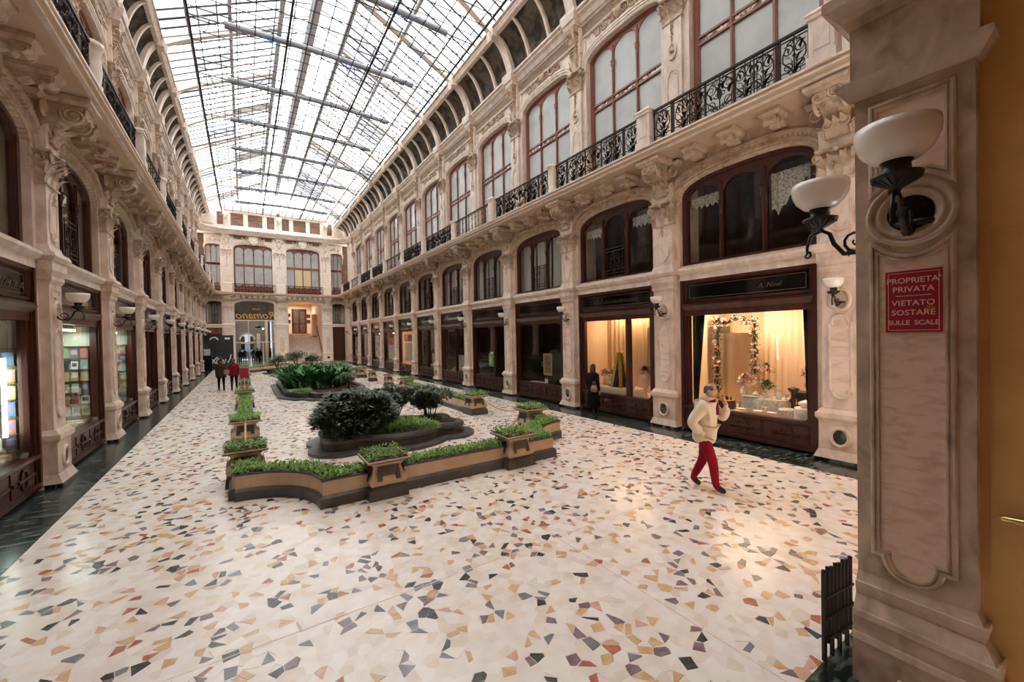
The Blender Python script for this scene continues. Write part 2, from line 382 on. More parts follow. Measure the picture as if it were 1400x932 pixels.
for sx in (-1,1):
    m.leaf((sx*.17,YU+.02,12.95),(sx*.8,.6),.3,.1,.14); m.leaf((sx*.05,YU+.16,12.95),(0,1),.32,.08,.12)
for sx in (-1,1):
    m.spiral((sx*.17,YU+.12,13.08),.13,1.9,.04,'yz',1,PI); m.spiral((sx*.17,YU+.02,12.2),.09,1.5,.03,'yz',-1,0); m.leaf((sx*.2,YU-.02,12.1),(sx,.1),.5,.1,.14)
    m.leaf((sx*.1,YU+.06,12.35),(0,1),.4,.07,.1)
for z in (12.58,12.68,12.78): m.box(-.19,.19,-.7,YU+.10+(z-12.58)*.3,z,z+.05)
m.leaf((0,YU+.05,12.02),(0,1),.6,.13,.14); m.leaf((0,YU+.12,12.85),(0,1),.4,.12,.2)
CONSOLE_UP = m.mesh('upper_console',[ORN])
HWU = 1.53
ARCH_UP = arch_wall(HWU,11.98,.46,11.3,13.4,1.6,-.68,-1.15,22,2.9).mesh('upper_arch_spandrel',[STONE_UP])
AVOLT_UP = archivolt(HWU,11.98,.46,-.68,.26,0,2.9,.07).mesh('upper_archivolt',[STONE_UP])
# scrolling foliage over each upper arch
m = MB(); rr = random.Random(5)
for sx in (-1,1):
    for i,(x,z,r0) in enumerate(((.25,12.86,.17),(.58,12.82,.15),(.9,12.80,.12))):
        m.spiral((sx*x,-.60,z),r0,1.5,.035,'xz',-sx if i%2 else sx,rr.uniform(0,6),n=18)
        for k in range(3): m.leaf((sx*x+rr.uniform(-.14,.14),-.64,z-.1+rr.uniform(-.05,.05)),(sx*.5,.86),.2,.07,.12,n=4)
m.lathe([(0,.13),(.1,.12),(.17,.05),(.18,-.05),(.1,-.16),(0,-.2)],10,(0,-.6,12.9),1,.6)
for k in range(5): m.leaf((-.2+.1*k,-.62,12.98),(0,1),.26,.08,.1,n=4)
SCROLLS = m.mesh('foliage_scrolls',[ORN])
FRZ = MB().box(-1.7,1.7,-.9,-.64,13.08,13.45).mesh('frieze',[FRIEZE])
FRZ_MOLD = MB().sweep([(-1.7,-.64),(1.7,-.64)],[(.2,13.0),(-.03,13.0),(-.05,13.03),(-.05,13.07),(-.02,13.09),(.2,13.09)],'z').mesh('frieze_moulding',[STONE_UP])
CORN_BRK = MB().wfr(13.45,13.62,.28,-.30,.32,-.26,-.8).wfr(13.62,13.82,.32,-.22,.38,-.17,-.8).box(-.38,.38,-.8,-.19,13.84,13.98).mesh('cornice_break',[STONE_UP])
# --- cove ribs
ZBM = 15.32
def rib(hw, d, yt, base=-.42):
    m = MB(); rows = []
    for i in range(13):
        t = i/12; a = t*PI/2
        y = base+(yt-.02-base)*(.55*(1-math.cos(a))+.45*t); z = 13.98+(ZBM+.02-13.98)*(.7*math.sin(a)+.3*t)
        ny, nz = -math.cos(a)*1.0, -math.sin(a)*0
        yb, zb = y-d*math.cos(a*.6), z+d*math.sin(a)*.3
        rows.append([(-hw,y,z),(-hw*.5,y+.02,z),(hw*.5,y+.02,z),(hw,y,z),(hw,yb-.05,zb),(-hw,yb-.05,zb)])
    m.grid(rows,0,False,True); return m
RIBS = {}
for sg_,yt in ((1,.44),(-1,.20)):
    m = rib(.2,.13,yt,-.36); m.wfr(13.98,14.08,.26,-.26,.23,-.3,-.6)
    m.fru(ZBM-.1,ZBM+.25,.24,.12,.22,.14,0,yt+.06); m.prism([(yt+.14,ZBM-.08),(yt+.18,ZBM-.3),(yt+.24,ZBM-.3),(yt+.28,ZBM-.08),(yt+.28,ZBM+.17),(yt+.14,ZBM+.17)],-.1,.1,'x')
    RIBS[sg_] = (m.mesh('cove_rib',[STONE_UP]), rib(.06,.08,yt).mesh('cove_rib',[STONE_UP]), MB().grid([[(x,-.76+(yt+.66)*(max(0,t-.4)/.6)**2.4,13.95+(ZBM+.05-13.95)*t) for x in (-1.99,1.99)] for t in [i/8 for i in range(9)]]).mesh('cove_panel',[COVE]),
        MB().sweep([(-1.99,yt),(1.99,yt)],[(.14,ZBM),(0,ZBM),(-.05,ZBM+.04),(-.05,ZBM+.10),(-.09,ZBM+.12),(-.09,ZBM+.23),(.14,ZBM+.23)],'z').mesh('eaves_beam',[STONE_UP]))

for root, sg, side in SIDES:
    rz0 = 0
    for n in range(-1 if sg>0 else 0, NP):
        x = sg*pu(n)
        p = put(PIL_LOW,'pilaster',root,(x,0,0))
        put(PIL_PANEL,'marble_panel',p); put(PIL_DISC,'oval_medallion',p); put(PIL_PLINTH,'plinth',p)
        p = put(PIL_MEZ,'mezzanine_pilaster',root,(x,0,0)); put(CAP_LOW,'capital',p); put(CONSOLE,'console',p)
        p = put(PIL_UP,'upper_pilaster',root,(x,0,0)); put(CAP_UP,'upper_capital',p); put(HUSK,'husk_drop',p); put(CONSOLE_UP,'upper_console',p)
        put(CORN_BRK,'cornice_break',root,(x,0,0)); put(RIBS[sg][0],'cove_rib',root,(x,0,0))
    for n in range(-1 if sg>0 else 0, NP):
        x = sg*bu(n); last = n==NP-1
        if not last:
            put(LEDGE,'ledge',root,(x,0,0))
            a = put(ARCH_LOW,'arch_spandrel',root,(x,0,0)); put(AVOLT_LOW,'archivolt',a)
            put(MEZ_REVEAL,'window_sill',root,(x,0,0))
            for k in (-1.0,0,1.0): put(BRACKET,'bracket',root,(x+k*.93,0,0))
            a = put(ARCH_UP,'upper_arch_spandrel',root,(x,0,0)); put(AVOLT_UP,'upper_archivolt',a); put(SCROLLS,'foliage_scrolls',a)
            put(FRZ,'frieze',root,(x,0,0)); put(FRZ_MOLD,'frieze_moulding',root,(x,0,0))
        for k in (-.66,.66): put(RIBS[sg][1],'cove_rib',root,(x+k,0,0))
        put(RIBS[sg][2],'cove_panel',root,(x,0,0)); put(RIBS[sg][3],'eaves_beam',root,(x,0,0))
    L0, L1 = -2.8, YF-1.0
    a, b = sorted((sg*L0, sg*L1))
    # floors and backs of the rooms behind the fronts, kept light-tight
    MB().box(a,b,-3.2,-3.0,0,14.2).build('room_back_wall',[DARKW],root)
    MB().box(a,b,-3.0,-.55,3.72,3.95).build('mezzanine_slab',[DARKW],root)
    MB().box(a,b,-3.0,-.3,7.2,7.44).build('upper_slab',[DARKW],root)
    MB().box(a,b,-3.0,-.66,13.45,13.9).build('attic_slab',[DARKW],root)
    MB().box(a,b,-3.2,-.62,13.9,14.0).build('attic_ledge',[STONE_UP],root)
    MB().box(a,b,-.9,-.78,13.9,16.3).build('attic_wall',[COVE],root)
    MB().box(a,b,-3.0,-.42,-.05,.06).build('shop_floor',[DARKW],root)
    for n in range(-1, NP):
        MB().box(sg*pu(n)-.08,sg*pu(n)+.08,-3.0,-.9,.06,13.4).build('party_wall',[DARKW],root)
# --- balcony, cornice : one continuous run round the court
def court(xl, xr, yf, r, y0=-2.0, n=8):
    P = [(xl,y0),(xl,yf-r)]
    for i in range(1,n+1): a = PI-PI/2*i/n; P.append((xl+r+r*math.cos(a), yf-r+r*math.sin(a)))
    P.append((xr-r,yf))
    for i in range(1,n+1): a = PI/2-PI/2*i/n; P.append((xr-r+r*math.cos(a), yf-r+r*math.sin(a)))
    P.append((xr,y0)); return P
trim_1 = tag(MB().sweep(court(XL+.74,XR-.74,49.76,1.6),[(-1.3,7.2),(-.14,7.2),(-.12,7.24),(-.06,7.24),(-.03,7.3),(0,7.33),(0,7.44),(-.03,7.47),(-1.3,7.47)],'z').build('trim_1',[SOFFIT]),kind='structure')
for q,(za,zb_,o) in enumerate(((7.236,7.262,-.045),(7.33,7.36,.018),(7.43,7.472,.03))): MB().sweep(court(XL+.74,XR-.74,49.76,1.6),[(o-.1,za),(o,za),(o,zb_),(o-.1,zb_)],'z').build('fillet',[STONE_UP],trim_1)
trim_2 = tag(MB().sweep(court(XL-.28,XR+.28,50.3,1.9),[(-.9,13.45),(-.34,13.45),(-.3,13.52),(-.26,13.52),(-.18,13.66),(-.08,13.74),(-.08,13.8),(0,13.84),(0,13.92),(-.04,13.96),(-.9,13.98)],'z').build('trim_2',[STONE_UP]),kind='structure')
CORNER_NOTE = None
# plain corner pieces between the last pilasters and the far wall
for root, sg, side in SIDES:
    a, b = sorted((sg*(pu(11)+.4), sg*YF))
    MB().box(a,b,-1.2,-.16,0,7.3).build('corner_wall',[STONE],root)
    MB().box(a,b,-1.4,-.64,7.3,13.6).build('corner_wall',[STONE_UP],root)
# ------------------------------------------------------------------ near end (behind and above the viewpoint): closes the court
MB().box(-4.5,11.5,-3.6,-3.3,-.2,5.6).build('vestibule_back',[YELLOW],wall_near)
MB().box(-4.5,11.5,-3.6,1.0,5.6,5.9).build('vestibule_ceiling',[SOFFIT],wall_near)
MB().box(-4.5,11.5,.7,1.0,5.9,19.5).build('gable_wall',[STONE_UP],wall_near)
MB().box(-4.5,-4.2,-3.6,1.2,-.2,5.6).build('vestibule_side',[YELLOW],wall_near)

# ------------------------------------------------------------------ windows
CNT = {'w':0,'d':0}
def wname(): CNT['w'] += 1; return 'window_%d'%CNT['w']
UB, UT = 7.47, 12.44
def light_arch(x0,x1,z0,zs,rise,n=8):
    c, h = (x0+x1)/2, (x1-x0)/2
    return [(x0,z0)]+[(c-h*math.cos(PI*i/n), zs+rise*math.sin(PI*i/n)) for i in range(n+1)]+[(x1,z0)]
def window_frame(hw, z0, zs, rise, xs, zl0, zls, lr, y0, y1, p, bar=None):
    """one wooden frame: outer arched border and the solid spandrel over the arched lights"""
    m = MB(); A = arch(hw,zs,rise,40,p)
    edges = [(-hw+.1, xs[0]-.03)] if xs else []
    xa = [-hw+.1]+[v for x in xs for v in (x-.035,x+.035)]+[hw-.1]
    def ztop(x):
        for i in range(len(A)-1):
            if A[i][0]<=x<=A[i+1][0]:
                t = (x-A[i][0])/max(1e-6,A[i+1][0]-A[i][0]); return A[i][1]+t*(A[i+1][1]-A[i][1])
        return zs
    def low(x):
        for i in range(0,len(xa),2):
            a,b = xa[i],xa[i+1]
            if a<=x<=b:
                c,h = (a+b)/2,(b-a)/2; return min(zls+lr*math.sqrt(max(0,1-((x-c)/h)**2)), ztop(x)-.05)
        return zls-.25
    X = sorted(set([-hw+2*hw*i/72 for i in range(73)]+xa+[v+1e-4 for v in xa]+[v-1e-4 for v in xa]))
    X = [x for x in X if -hw<=x<=hw]
    T = [(x,ztop(x)) for x in X]; B = [(x,min(low(x),ztop(x)-.01)) for x in X]
    for y in (y0,y1): m.strip([(x,y,z) for x,z in T],[(x,y,z) for x,z in B],sm=False)
    m.strip([(x,y0,z) for x,z in B],[(x,y1,z) for x,z in B],sm=False)
    m.sweep(A,[(0,y1),(0,y1+.04),(.09,y1+.04),(.1,y1)],'y')
    for sx in (-1,1):
        m.box(min(sx*hw,sx*(hw-.12)),max(sx*hw,sx*(hw-.12)),y0,y1+.04,z0,zs+.02)
        m.box(min(sx*(hw-.12),sx*(hw-.15)),max(sx*(hw-.12),sx*(hw-.15)),y0,y1+.015,z0,zs)
    m.box(-hw,hw,y0,y1+.02,z0,z0+.12)
    return m
def mullion(z0,z1,y0,y1,zc):
    m = MB(); m.box(-.045,.045,y0,y1,z0,z1); m.box(-.02,.02,y1,y1+.025,z0,z1)
    m.lathe([(.03,zc-.22),(.055,zc-.2),(.035,zc-.15),(.05,zc-.05),(.085,zc+.02),(.06,zc+.06),(.09,zc+.12)],8,(0,y1,0),1,.8)
    return m
YW = -.88
uxs = (-.50,.50)
UF = window_frame(HWU,UB,11.98,.46,uxs,7.6,11.9,.38,YW-.06,YW,2.9).mesh('frame',[WOODL])
UF_MULL = mullion(UB,12.2,YW-.05,YW+.02,11.55).mesh('mullion',[WOODL])
UF_TR = MB().box(-HWU+.1,HWU-.1,YW-.05,YW+.03,10.33,10.39).box(-HWU+.1,HWU-.1,YW-.05,YW+.03,10.52,10.58).mesh('transom',[WOODL])
UF_ST = MB().box(-HWU+.12,HWU-.12,YW-.03,YW-.01,10.38,10.53).mesh('stained_strip',[STAINED])
UF_DOOR = MB().box(-HWU+.12,HWU-.12,YW-.05,YW+.0,UB,8.25).box(-1.35,-.6,YW,YW+.03,7.65,8.15).box(-.4,.4,YW,YW+.03,7.65,8.15).box(.6,1.35,YW,YW+.03,7.65,8.15).mesh('lower_panel',[WOODL])
def pane_mesh(x0,x1,z0,z1,rise,y,mt,nm='pane'):
    return MB().prism(light_arch(x0,x1,z0,z1,rise) if rise else [(x0,z0),(x1,z0),(x1,z1),(x0,z1)],y-.012,y,'y').mesh(nm,[mt])
lx = [(-1.41,-.54),(-.455,.455),(.54,1.41)]
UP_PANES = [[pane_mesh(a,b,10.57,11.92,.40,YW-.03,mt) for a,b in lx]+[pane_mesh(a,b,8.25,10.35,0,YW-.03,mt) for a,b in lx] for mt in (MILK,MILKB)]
def upper_window(root, x, rz, mt, label, sx=1.):
    w_ = tag(put(None,wname(),root if False else None),label,kind='structure')
    w_.matrix_world = root.matrix_basis @ Matrix.Translation((x,0,0)) @ Matrix.Scale(sx,4,(1,0,0)) if root else Matrix.Identity(4)
    put(UF,'frame',w_); put(UF_TR,'transom',w_); put(UF_ST,'stained_strip',w_); put(UF_DOOR,'lower_panel',w_)
    for xx in uxs: put(UF_MULL,'mullion',w_,(xx,0,0))
    for me in UP_PANES[mt]: put(me,'pane',w_)
    return w_
# mezzanine windows: mahogany, three round-headed lights, clear glass, little iron guard
YM = -.30
mxs = (-.5,.5)
MF = window_frame(OPN,4.3,6.08,.52,mxs,4.4,5.95,.40,YM-.08,YM,2.7).mesh('frame',[WOOD])
MF_MULL = mullion(4.3,6.3,YM-.06,YM+.03,5.72).mesh('mullion',[WOOD])
M_PANES = [pane_mesh(a,b,4.42,5.97,.42,YM-.03,SHOPGLASS) for a,b in [(-1.44,-.54),(-.455,.455),(.54,1.44)]]
m = MB()
for z in (4.52,4.62,5.22,5.32): m.box(-.42,.42,YM+.02,YM+.04,z-.012,z+.012)
for x in (-.42,-.32,.32,.42,0): m.box(x-.01,x+.01,YM+.02,YM+.04,4.4,5.36)
for sx in (-1,1):
    for sz in (-1,1): m.spiral((sx*.15,YM+.03,4.92+sz*.13),.12,1.4,.012,'xz',sx*sz,PI/2,n=14,tn=4)
M_GUARD = m.mesh('iron_guard',[IRON])
def curtain_mesh(x0,x1,z0,z1,y,mt,waves=9,amp=.03,nm='curtain',n=48):
    top = [(x0+(x1-x0)*i/n, y+amp*math.sin(waves*2*PI*i/n), z1) for i in range(n+1)]
    bot = [(p[0], y+1.3*amp*math.sin(waves*2*PI*i/n+.5), z0) for i,p in enumerate(top)]
    return MB().strip(top,bot).mesh(nm,[mt])
CUR_MEZ = [curtain_mesh(a,b,4.42,6.35,YM-.25,CURT,6) for a,b in [(-1.45,-.55),(-.46,.46),(.55,1.45)]]
# lace pelmet of the nearest right window
def lace_mesh(x0,x1,deep,y):
    n = 30; top = []; bot = []
    for i in range(n+1):
        t = i/n; x = x0+(x1-x0)*t; top.append((x,y+.02*math.sin(t*40),6.15)); bot.append((x,y+.02*math.sin(t*40+1),6.15-deep(t)+.05*math.sin(t*36)))
    return MB().strip(top,bot).mesh('lace_curtain',[LACE])
def mezz_window(root, x, label, curtains=(), rails=True, lace=False):
    w_ = tag(put(None,wname()),label,kind='structure'); w_.matrix_world = root.matrix_basis @ Matrix.Translation((x,0,0))
    put(MF,'frame',w_)
    for xx in mxs: put(MF_MULL,'mullion',w_,(xx,0,0))
    for me in M_PANES: put(me,'pane',w_)
    if rails: put(M_GUARD,'iron_guard',w_)
    for k in curtains: put(CUR_MEZ[k],'curtain',w_)
    if lace:
        put(lace_mesh(.58,1.44,lambda t:.28,YM-.2),'lace_curtain',w_)
        put(lace_mesh(-1.44,-.56,lambda t:.32+.62*(1-min(1,abs(t-.85)/.55)) if lace==2 else .3,YM-.2),'lace_curtain',w_)
    return w_
for n in range(0,11):
    upper_window(wall_right,bu(n),0,0,f'tall frosted window, {ORD[n]} from the near end, above the right balcony')
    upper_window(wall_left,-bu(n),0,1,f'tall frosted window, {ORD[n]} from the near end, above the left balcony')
    cr = {0:(),1:(),2:(0,1,2),3:(0,1,2),4:(0,1,2),5:(0,),6:(1,),7:(0,2),8:(),9:(0,1),10:(0,1,2)}[n]
    mezz_window(wall_right,bu(n),f'dark mezzanine window of three arched lights, {ORD[n]} from the near end on the right',cr,n!=0,2 if n==0 else (1 if n==1 else False))
    mezz_window(wall_left,-bu(n),f'dark mezzanine window of three arched lights, {ORD[n]} from the near end on the left',(0,1) if n in(1,3,6) else (2,) if n%2 else (),True)

# ------------------------------------------------------------------ balcony railings and posts
SPAN = 1.77; YR = .60
def scroll_panel(hw, kind):
    m = MB(); r = .0145; Y = YR
    if kind==0:          # heart of opposed scrolls with a leafy stem
        for sx in (-1,1):
            for z,q,fl,st in ((8.05,.11,sx,PI/2),(7.73,.10,-sx,-PI/2)): m.spiral((sx*.115,Y,z),q,1.4,r,'xz',fl,st,n=14,tn=4)
            m.tube([(0,Y,7.56),(sx*.05,Y,7.68),(sx*.20,Y,7.86),(sx*.2,Y,8.0),(sx*.12,Y,8.18),(0,Y,8.24)],r,4)
            m.leaf((sx*.03,Y,7.78),(sx,0),.2,.05,.12,n=3)
        m.tube([(0,Y,7.55),(0,Y,8.3)],r,4); m.lathe([(0,.05),(.04,0),(0,-.05)],6,(0,Y,7.92))
        for sx in (-1,1):
            m.spiral((sx*.06,Y,8.2),.06,1.2,r*.8,'xz',-sx,0,n=9,tn=4); m.spiral((sx*.07,Y,7.62),.06,1.2,r*.8,'xz',sx,0,n=9,tn=4); m.leaf((sx*.1,Y,8.0),(sx,0),.2,.05,.08,n=3); m.leaf((sx*.02,Y,7.58),(sx,0),.22,.06,.14,n=3); m.tube([(sx*.24,Y,7.56),(sx*.24,Y,8.3)],r*.8,4)
    else:                # wide lyre
        for sx in (-1,1):
            m.spiral((sx*.2,Y,8.06),.13,1.6,r,'xz',sx,PI/2,n=16,tn=4); m.spiral((sx*.2,Y,7.72),.11,1.5,r,'xz',-sx,-PI/2,n=16,tn=4)
            m.spiral((sx*.07,Y,7.9),.07,1.2,r,'xz',-sx,0,n=10,tn=4); m.spiral((sx*.1,Y,8.2),.07,1.3,r,'xz',sx,0,n=9,tn=4); m.spiral((sx*.1,Y,7.63),.07,1.3,r,'xz',-sx,0,n=9,tn=4); m.leaf((sx*.2,Y,7.86),(sx,0),.22,.07,.1,n=3); m.leaf((sx*.05,Y,8.0),(sx,0),.2,.06,.1,n=3)
            m.tube([(sx*.02,Y,7.56),(sx*.12,Y,7.66),(sx*.33,Y,7.86),(sx*.3,Y,8.1),(sx*.08,Y,8.28)],r,4)
        m.tube([(0,Y,7.55),(0,Y,8.3)],r*1.3,4); m.leaf((0,Y,7.8),(0,1),.3,.07,.05,n=3); m.lathe([(0,.07),(.05,0),(0,-.07)],6,(0,Y,8.12))
    return m
SP0 = scroll_panel(.25,0).mesh('scroll_panel',[IRON]); SP1 = scroll_panel(.35,1).mesh('scroll_panel',[IRON])
HRAIL = MB().box(-SPAN,SPAN,YR-.03,YR+.03,8.31,8.36).box(-SPAN,SPAN,YR-.012,YR+.012,8.24,8.26).mesh('handrail',[IRON])
BRAIL = MB().box(-SPAN,SPAN,YR-.02,YR+.02,7.53,7.56).box(-SPAN,SPAN,YR-.01,YR+.01,7.64,7.655).mesh('bottom_rail',[IRON])
BAR = MB().box(-.012,.012,YR-.012,YR+.012,7.47,8.32).lathe([(.012,7.86),(.026,7.9),(.012,7.94)],6,(0,YR,0)).mesh('bar',[IRON])
SPLAIN = MB().tube([(0,YR,7.55),(0,YR,8.3)],.016,5).lathe([(.014,7.7),(.032,7.76),(.014,7.82)],6,(0,YR,0)).lathe([(.014,8.02),(.032,8.08),(.014,8.14)],6,(0,YR,0)).mesh('turned_bar',[IRON])
POST = MB().box(-.2,.2,.42,.76,7.44,8.34).wfr(7.44,7.62,.23,.79,.23,.79,.39).box(-.23,.23,.39,.79,8.3,8.38).wfr(8.38,8.44,.25,.81,.22,.78,.38).box(-.13,.13,.75,.775,7.72,8.22).mesh('balcony_post',[STONE_UP])
POST_R = MB().lathe([(.16,7.44),(.17,7.6),(.14,7.64),(.17,7.9),(.15,8.2),(.17,8.3),(.2,8.34),(.2,8.42),(.0,8.42)],16,(0,.58,0)).mesh('balcony_post',[STONE_UP])
def railing(root, x, label, plain):
    t = tag(put(None,'balcony_railing'),label,'railing','wrought iron balcony railings'); t.matrix_world = root.matrix_basis @ Matrix.Translation((x,0,0))
    put(HRAIL,'handrail',t); put(BRAIL,'bottom_rail',t)
    if plain:
        for i in range(11): put(SPLAIN if i%3 else BAR,'bar',t,(-1.6+.32*i,0,0))
        return
    for xx in (-1.49,-.92,-.56,.56,.92,1.49): put(SP0,'scroll_panel',t,(xx,0,0))
    put(SP1,'scroll_panel',t)
    for xx in (-1.74,-1.24,-1.205,-1.17,-.74,-.35,.35,.74,1.17,1.205,1.24,1.74): put(BAR,'bar',t,(xx,0,0))
for root, sg, side in SIDES:
    for n in range(0,NP):
        put(POST if (n<2 or n%2) else POST_R,'balcony_post',root,(sg*pu(n),0,0))
        if n<11: railing(root,sg*bu(n),f'iron scrollwork railing, {ORD[n]} from the near end along the {side} balcony' if n not in(3,6,9) else f'plain iron bar railing, {ORD[n]} from the near end along the {side} balcony', n in (3,6,9))
# ------------------------------------------------------------------ shopfronts
YS = -.22
BP = MB(); BP.box(-.44,.44,YS,YS+.05,.16,.56); BP.sweep(panel_loop(.40,.2,.52,.12,5),[(-.02,YS+.05),(-.02,YS+.075),(.02,YS+.075),(.02,YS+.05)],'y',True)
RAISED = MB().wfr(.30,.36,.28,YS+.06,.28,YS+.10,YS).wfr(.36,.385,.28,YS+.10,.28,YS+.095,YS)
RAISEDBAR = RAISED.mesh('raised_bar',[WOOD])
BASEPANEL = BP.mesh('base_panel',[WOOD])
def shop_frame(mull):
    m = MB()
    for sx in (-1,1):
        m.box(min(sx*1.56,sx*1.42),max(sx*1.56,sx*1.42),YS-.1,YS+.06,.06,3.95)
        m.box(min(sx*1.42,sx*1.36),max(sx*1.42,sx*1.36),YS-.1,YS+.02,.6,3.1)
        m.box(min(sx*1.56,sx*1.48),max(sx*1.56,sx*1.48),YS+.06,YS+.1,.06,3.95)
    m.box(-1.56,1.56,YS-.1,YS+.03,.06,.62); m.box(-1.56,1.56,YS-.02,YS+.1,.06,.16); m.box(-1.5,1.5,YS-.1,YS+.1,.6,.66)
    m.box(-1.56,1.56,YS-.1,YS+.05,3.02,3.16); m.wfr(3.16,3.28,1.5,YS+.06,1.5,YS+.14,YS-.1); m.box(-1.5,1.5,YS-.1,YS+.12,3.28,3.33)
    m.box(-1.56,1.56,YS-.1,YS+.0,3.33,3.95); m.sweep([(-1.42,3.42),(-1.42,3.86),(1.42,3.86),(1.42,3.42)],[(-.05,YS),(-.05,YS+.05),(0,YS+.06),(.02,YS)],'y',True)
    m.box(-1.56,1.56,YS-.1,YS+.08,3.88,3.95)
    # rounded lower corners of the display window
    for sx in (-1,1):
        q = [(sx*1.36,.66)]+[(sx*(1.36-.12*(1-math.cos(a))),.66+.12*(1-math.sin(a))) for a in [PI/2*i/4 for i in range(5)]][::-1]
        m.prism([(sx*1.36,.66),(sx*1.24,.66)]+[(sx*(1.24+.12*math.sin(a)),.66+.12*(1-math.cos(a))) for a in [PI/2*i/4 for i in range(1,5)]],YS-.08,YS+.01,'y')
    return m
FRAME0 = shop_frame(None).mesh('frame',[WOOD])
MULL = MB().box(-.07,.07,YS-.08,YS+.05,.66,3.02).lathe([(.03,.7),(.05,.8),(.03,.9),(.03,2.8),(.05,2.9),(.03,3.0)],8,(0,YS+.05,0)).mesh('mullion',[WOOD])
SIGNB = MB().box(-1.40,1.40,YS+.0,YS+.015,3.44,3.84).mesh('sign_board',[BLACKG])
SIGNL = MB().sweep([(-1.34,3.48),(-1.34,3.80),(1.34,3.80),(1.34,3.48)],[(-.008,YS+.015),(-.008,YS+.018),(.008,YS+.018),(.008,YS+.015)],'y',True).mesh('sign_border',[DIMGOLD])
def pane_box(a,b): return MB().box(a,b,YS-.05,YS-.04,.64,3.04).mesh('pane',[SHOPGLASS])
PANE1 = pane_box(-1.38,1.38)
def squiggle(x0, x1, z, h, seed, mt, nm='sign_lettering'):
    r = random.Random(seed); m = MB(); x = x0
    while x>x1:
        wd = r.uniform(.06,.1); k = r.choice((0,1,2)); H = h*r.choice((.5,.5,1.))
        if k==0: m.tube([(x,YS+.022,z),(x-wd*.4,YS+.022,z+H),(x-wd*.7,YS+.022,z+H*.2),(x-wd,YS+.022,z)],.009,4)
        elif k==1: m.tube([(x-wd*.5+wd*.4*math.cos(a),YS+.022,z+h*.25+h*.25*math.sin(a)) for a in [i*PI/4 for i in range(8)]],.009,4,True)
        else: m.tube([(x,YS+.022,z+H*.4),(x-wd*.3,YS+.022,z),(x-wd*.6,YS+.022,z+H),(x-wd,YS+.022,z+.02)],.009,4)
        x -= wd+.02
    return m.mesh(nm,[mt])
def lining(col, depth=1.5):       # walls, floor and ceiling of a display window
    m = MB(); y0, y1 = YS-.12, YS-depth
    return [(nm,MB().box(*b).mesh(nm,[col])) for nm,b in (('display_back',(-1.55,1.55,y1-.05,y1,.06,3.6)),('display_side',(-1.6,-1.55,y1,y0,.06,3.6)),('display_side',(1.55,1.6,y1,y0,.06,3.6)),('display_ceiling',(-1.6,1.6,y1,y0,3.5,3.6)),('display_floor',(-1.55,1.55,y1,y0,.5,.597)))]
def shopfront(root, x, label, mulls=(), lin=DARK, depth=1.5, letters=None, lettercol=None, mirror_text=None):
    t = tag(put(None,'shopfront'),label,'shopfront'); t.matrix_world = root.matrix_basis @ Matrix.Translation((x,0,0))
    put(FRAME0,'frame',t); put(SIGNB,'sign_board',t); put(SIGNL,'sign_border',t)
    for xx in (-.95,0,.95): put(RAISEDBAR,'raised_bar',put(BASEPANEL,'base_panel',t,(xx,0,0),0,(.98,1,1)))
    xs = [-1.38]+sorted(mulls)+[1.38]
    for mu in mulls: put(MULL,'mullion',t,(mu,0,0))
    if not mulls: put(PANE1,'pane',t)
    else:
        for a,b in zip(xs[:-1],xs[1:]): put(pane_box(a,b),'pane',t)
    [put(me,nm,root,(x,0,0)) for nm,me in lining(lin,depth)]
    if letters: put(letters,'sign_lettering',t)
    return t
def wl(root, x, y, z):            # local wall point -> world
    return root.matrix_basis @ Vector((x,y,z))
def warm_lamp(name, loc, energy, col, size, rot=(0,0,0), shape='RECTANGLE', size_y=.1, spread=PI):
    d = bpy.data.lights.new(name,'AREA'); d.energy = energy; d.color = col; d.shape = shape; d.size = size; d.size_y = size_y; d.spread = spread
    o = bpy.data.objects.new(name,d); COL.objects.link(o); o.location = loc; o.rotation_euler = rot; return o
TUBEW = mat('lit_warm_tube',(1,.85,.65),rough=.4,emit=(1,.72,.45),es=14)
TUBEC = mat('lit_cold_tube',(.9,1,.97),rough=.4,emit=(.75,1,.93),es=12)
CREAMWALL = mat('peach_draped_wall',(.84,.66,.50),(.78,.57,.40),1.5,.7,0,stretch=(9,9,.12))
SHELFBACK = mat('pale_green_shelf_back',(.50,.50,.40),(.42,.42,.33),2.,.7)
GOLDCLOTH = mat('gold_satin',(.78,.60,.40),(.72,.52,.31),2.,.45,0,stretch=(3,3,.3))

def lit_tube(root, x, z, hw, y, em, energy, col, label, vert=False):
    t = tag(put(None,'fluorescent_lamp' if em is TUBEC else 'display_lamp'),label,'lamp')
    t.matrix_world = root.matrix_basis @ Matrix.Translation((x,y,z))
    if vert:
        MB().tube([(0,0,-hw),(0,0,hw)],.022,8).build('tube',[em],t); MB().box(-.04,.04,-.06,-.025,-hw,hw).build('housing',[CREAMP],t)
        lp = warm_lamp('tube_light',(0,.03,0),energy,col,.06,(-PI/2,0,0),size_y=2*hw)
    else:
        MB().tube([(-hw,0,0),(hw,0,0)],.022,8).build('tube',[em],t); MB().box(-hw,hw,-.04,.04,.03,.07).build('housing',[CREAMP],t)
        lp = warm_lamp('tube_light',(0,0,-.03),energy,col,2*hw,(0,0,0),size_y=.08)
    lp.parent = t
    return t
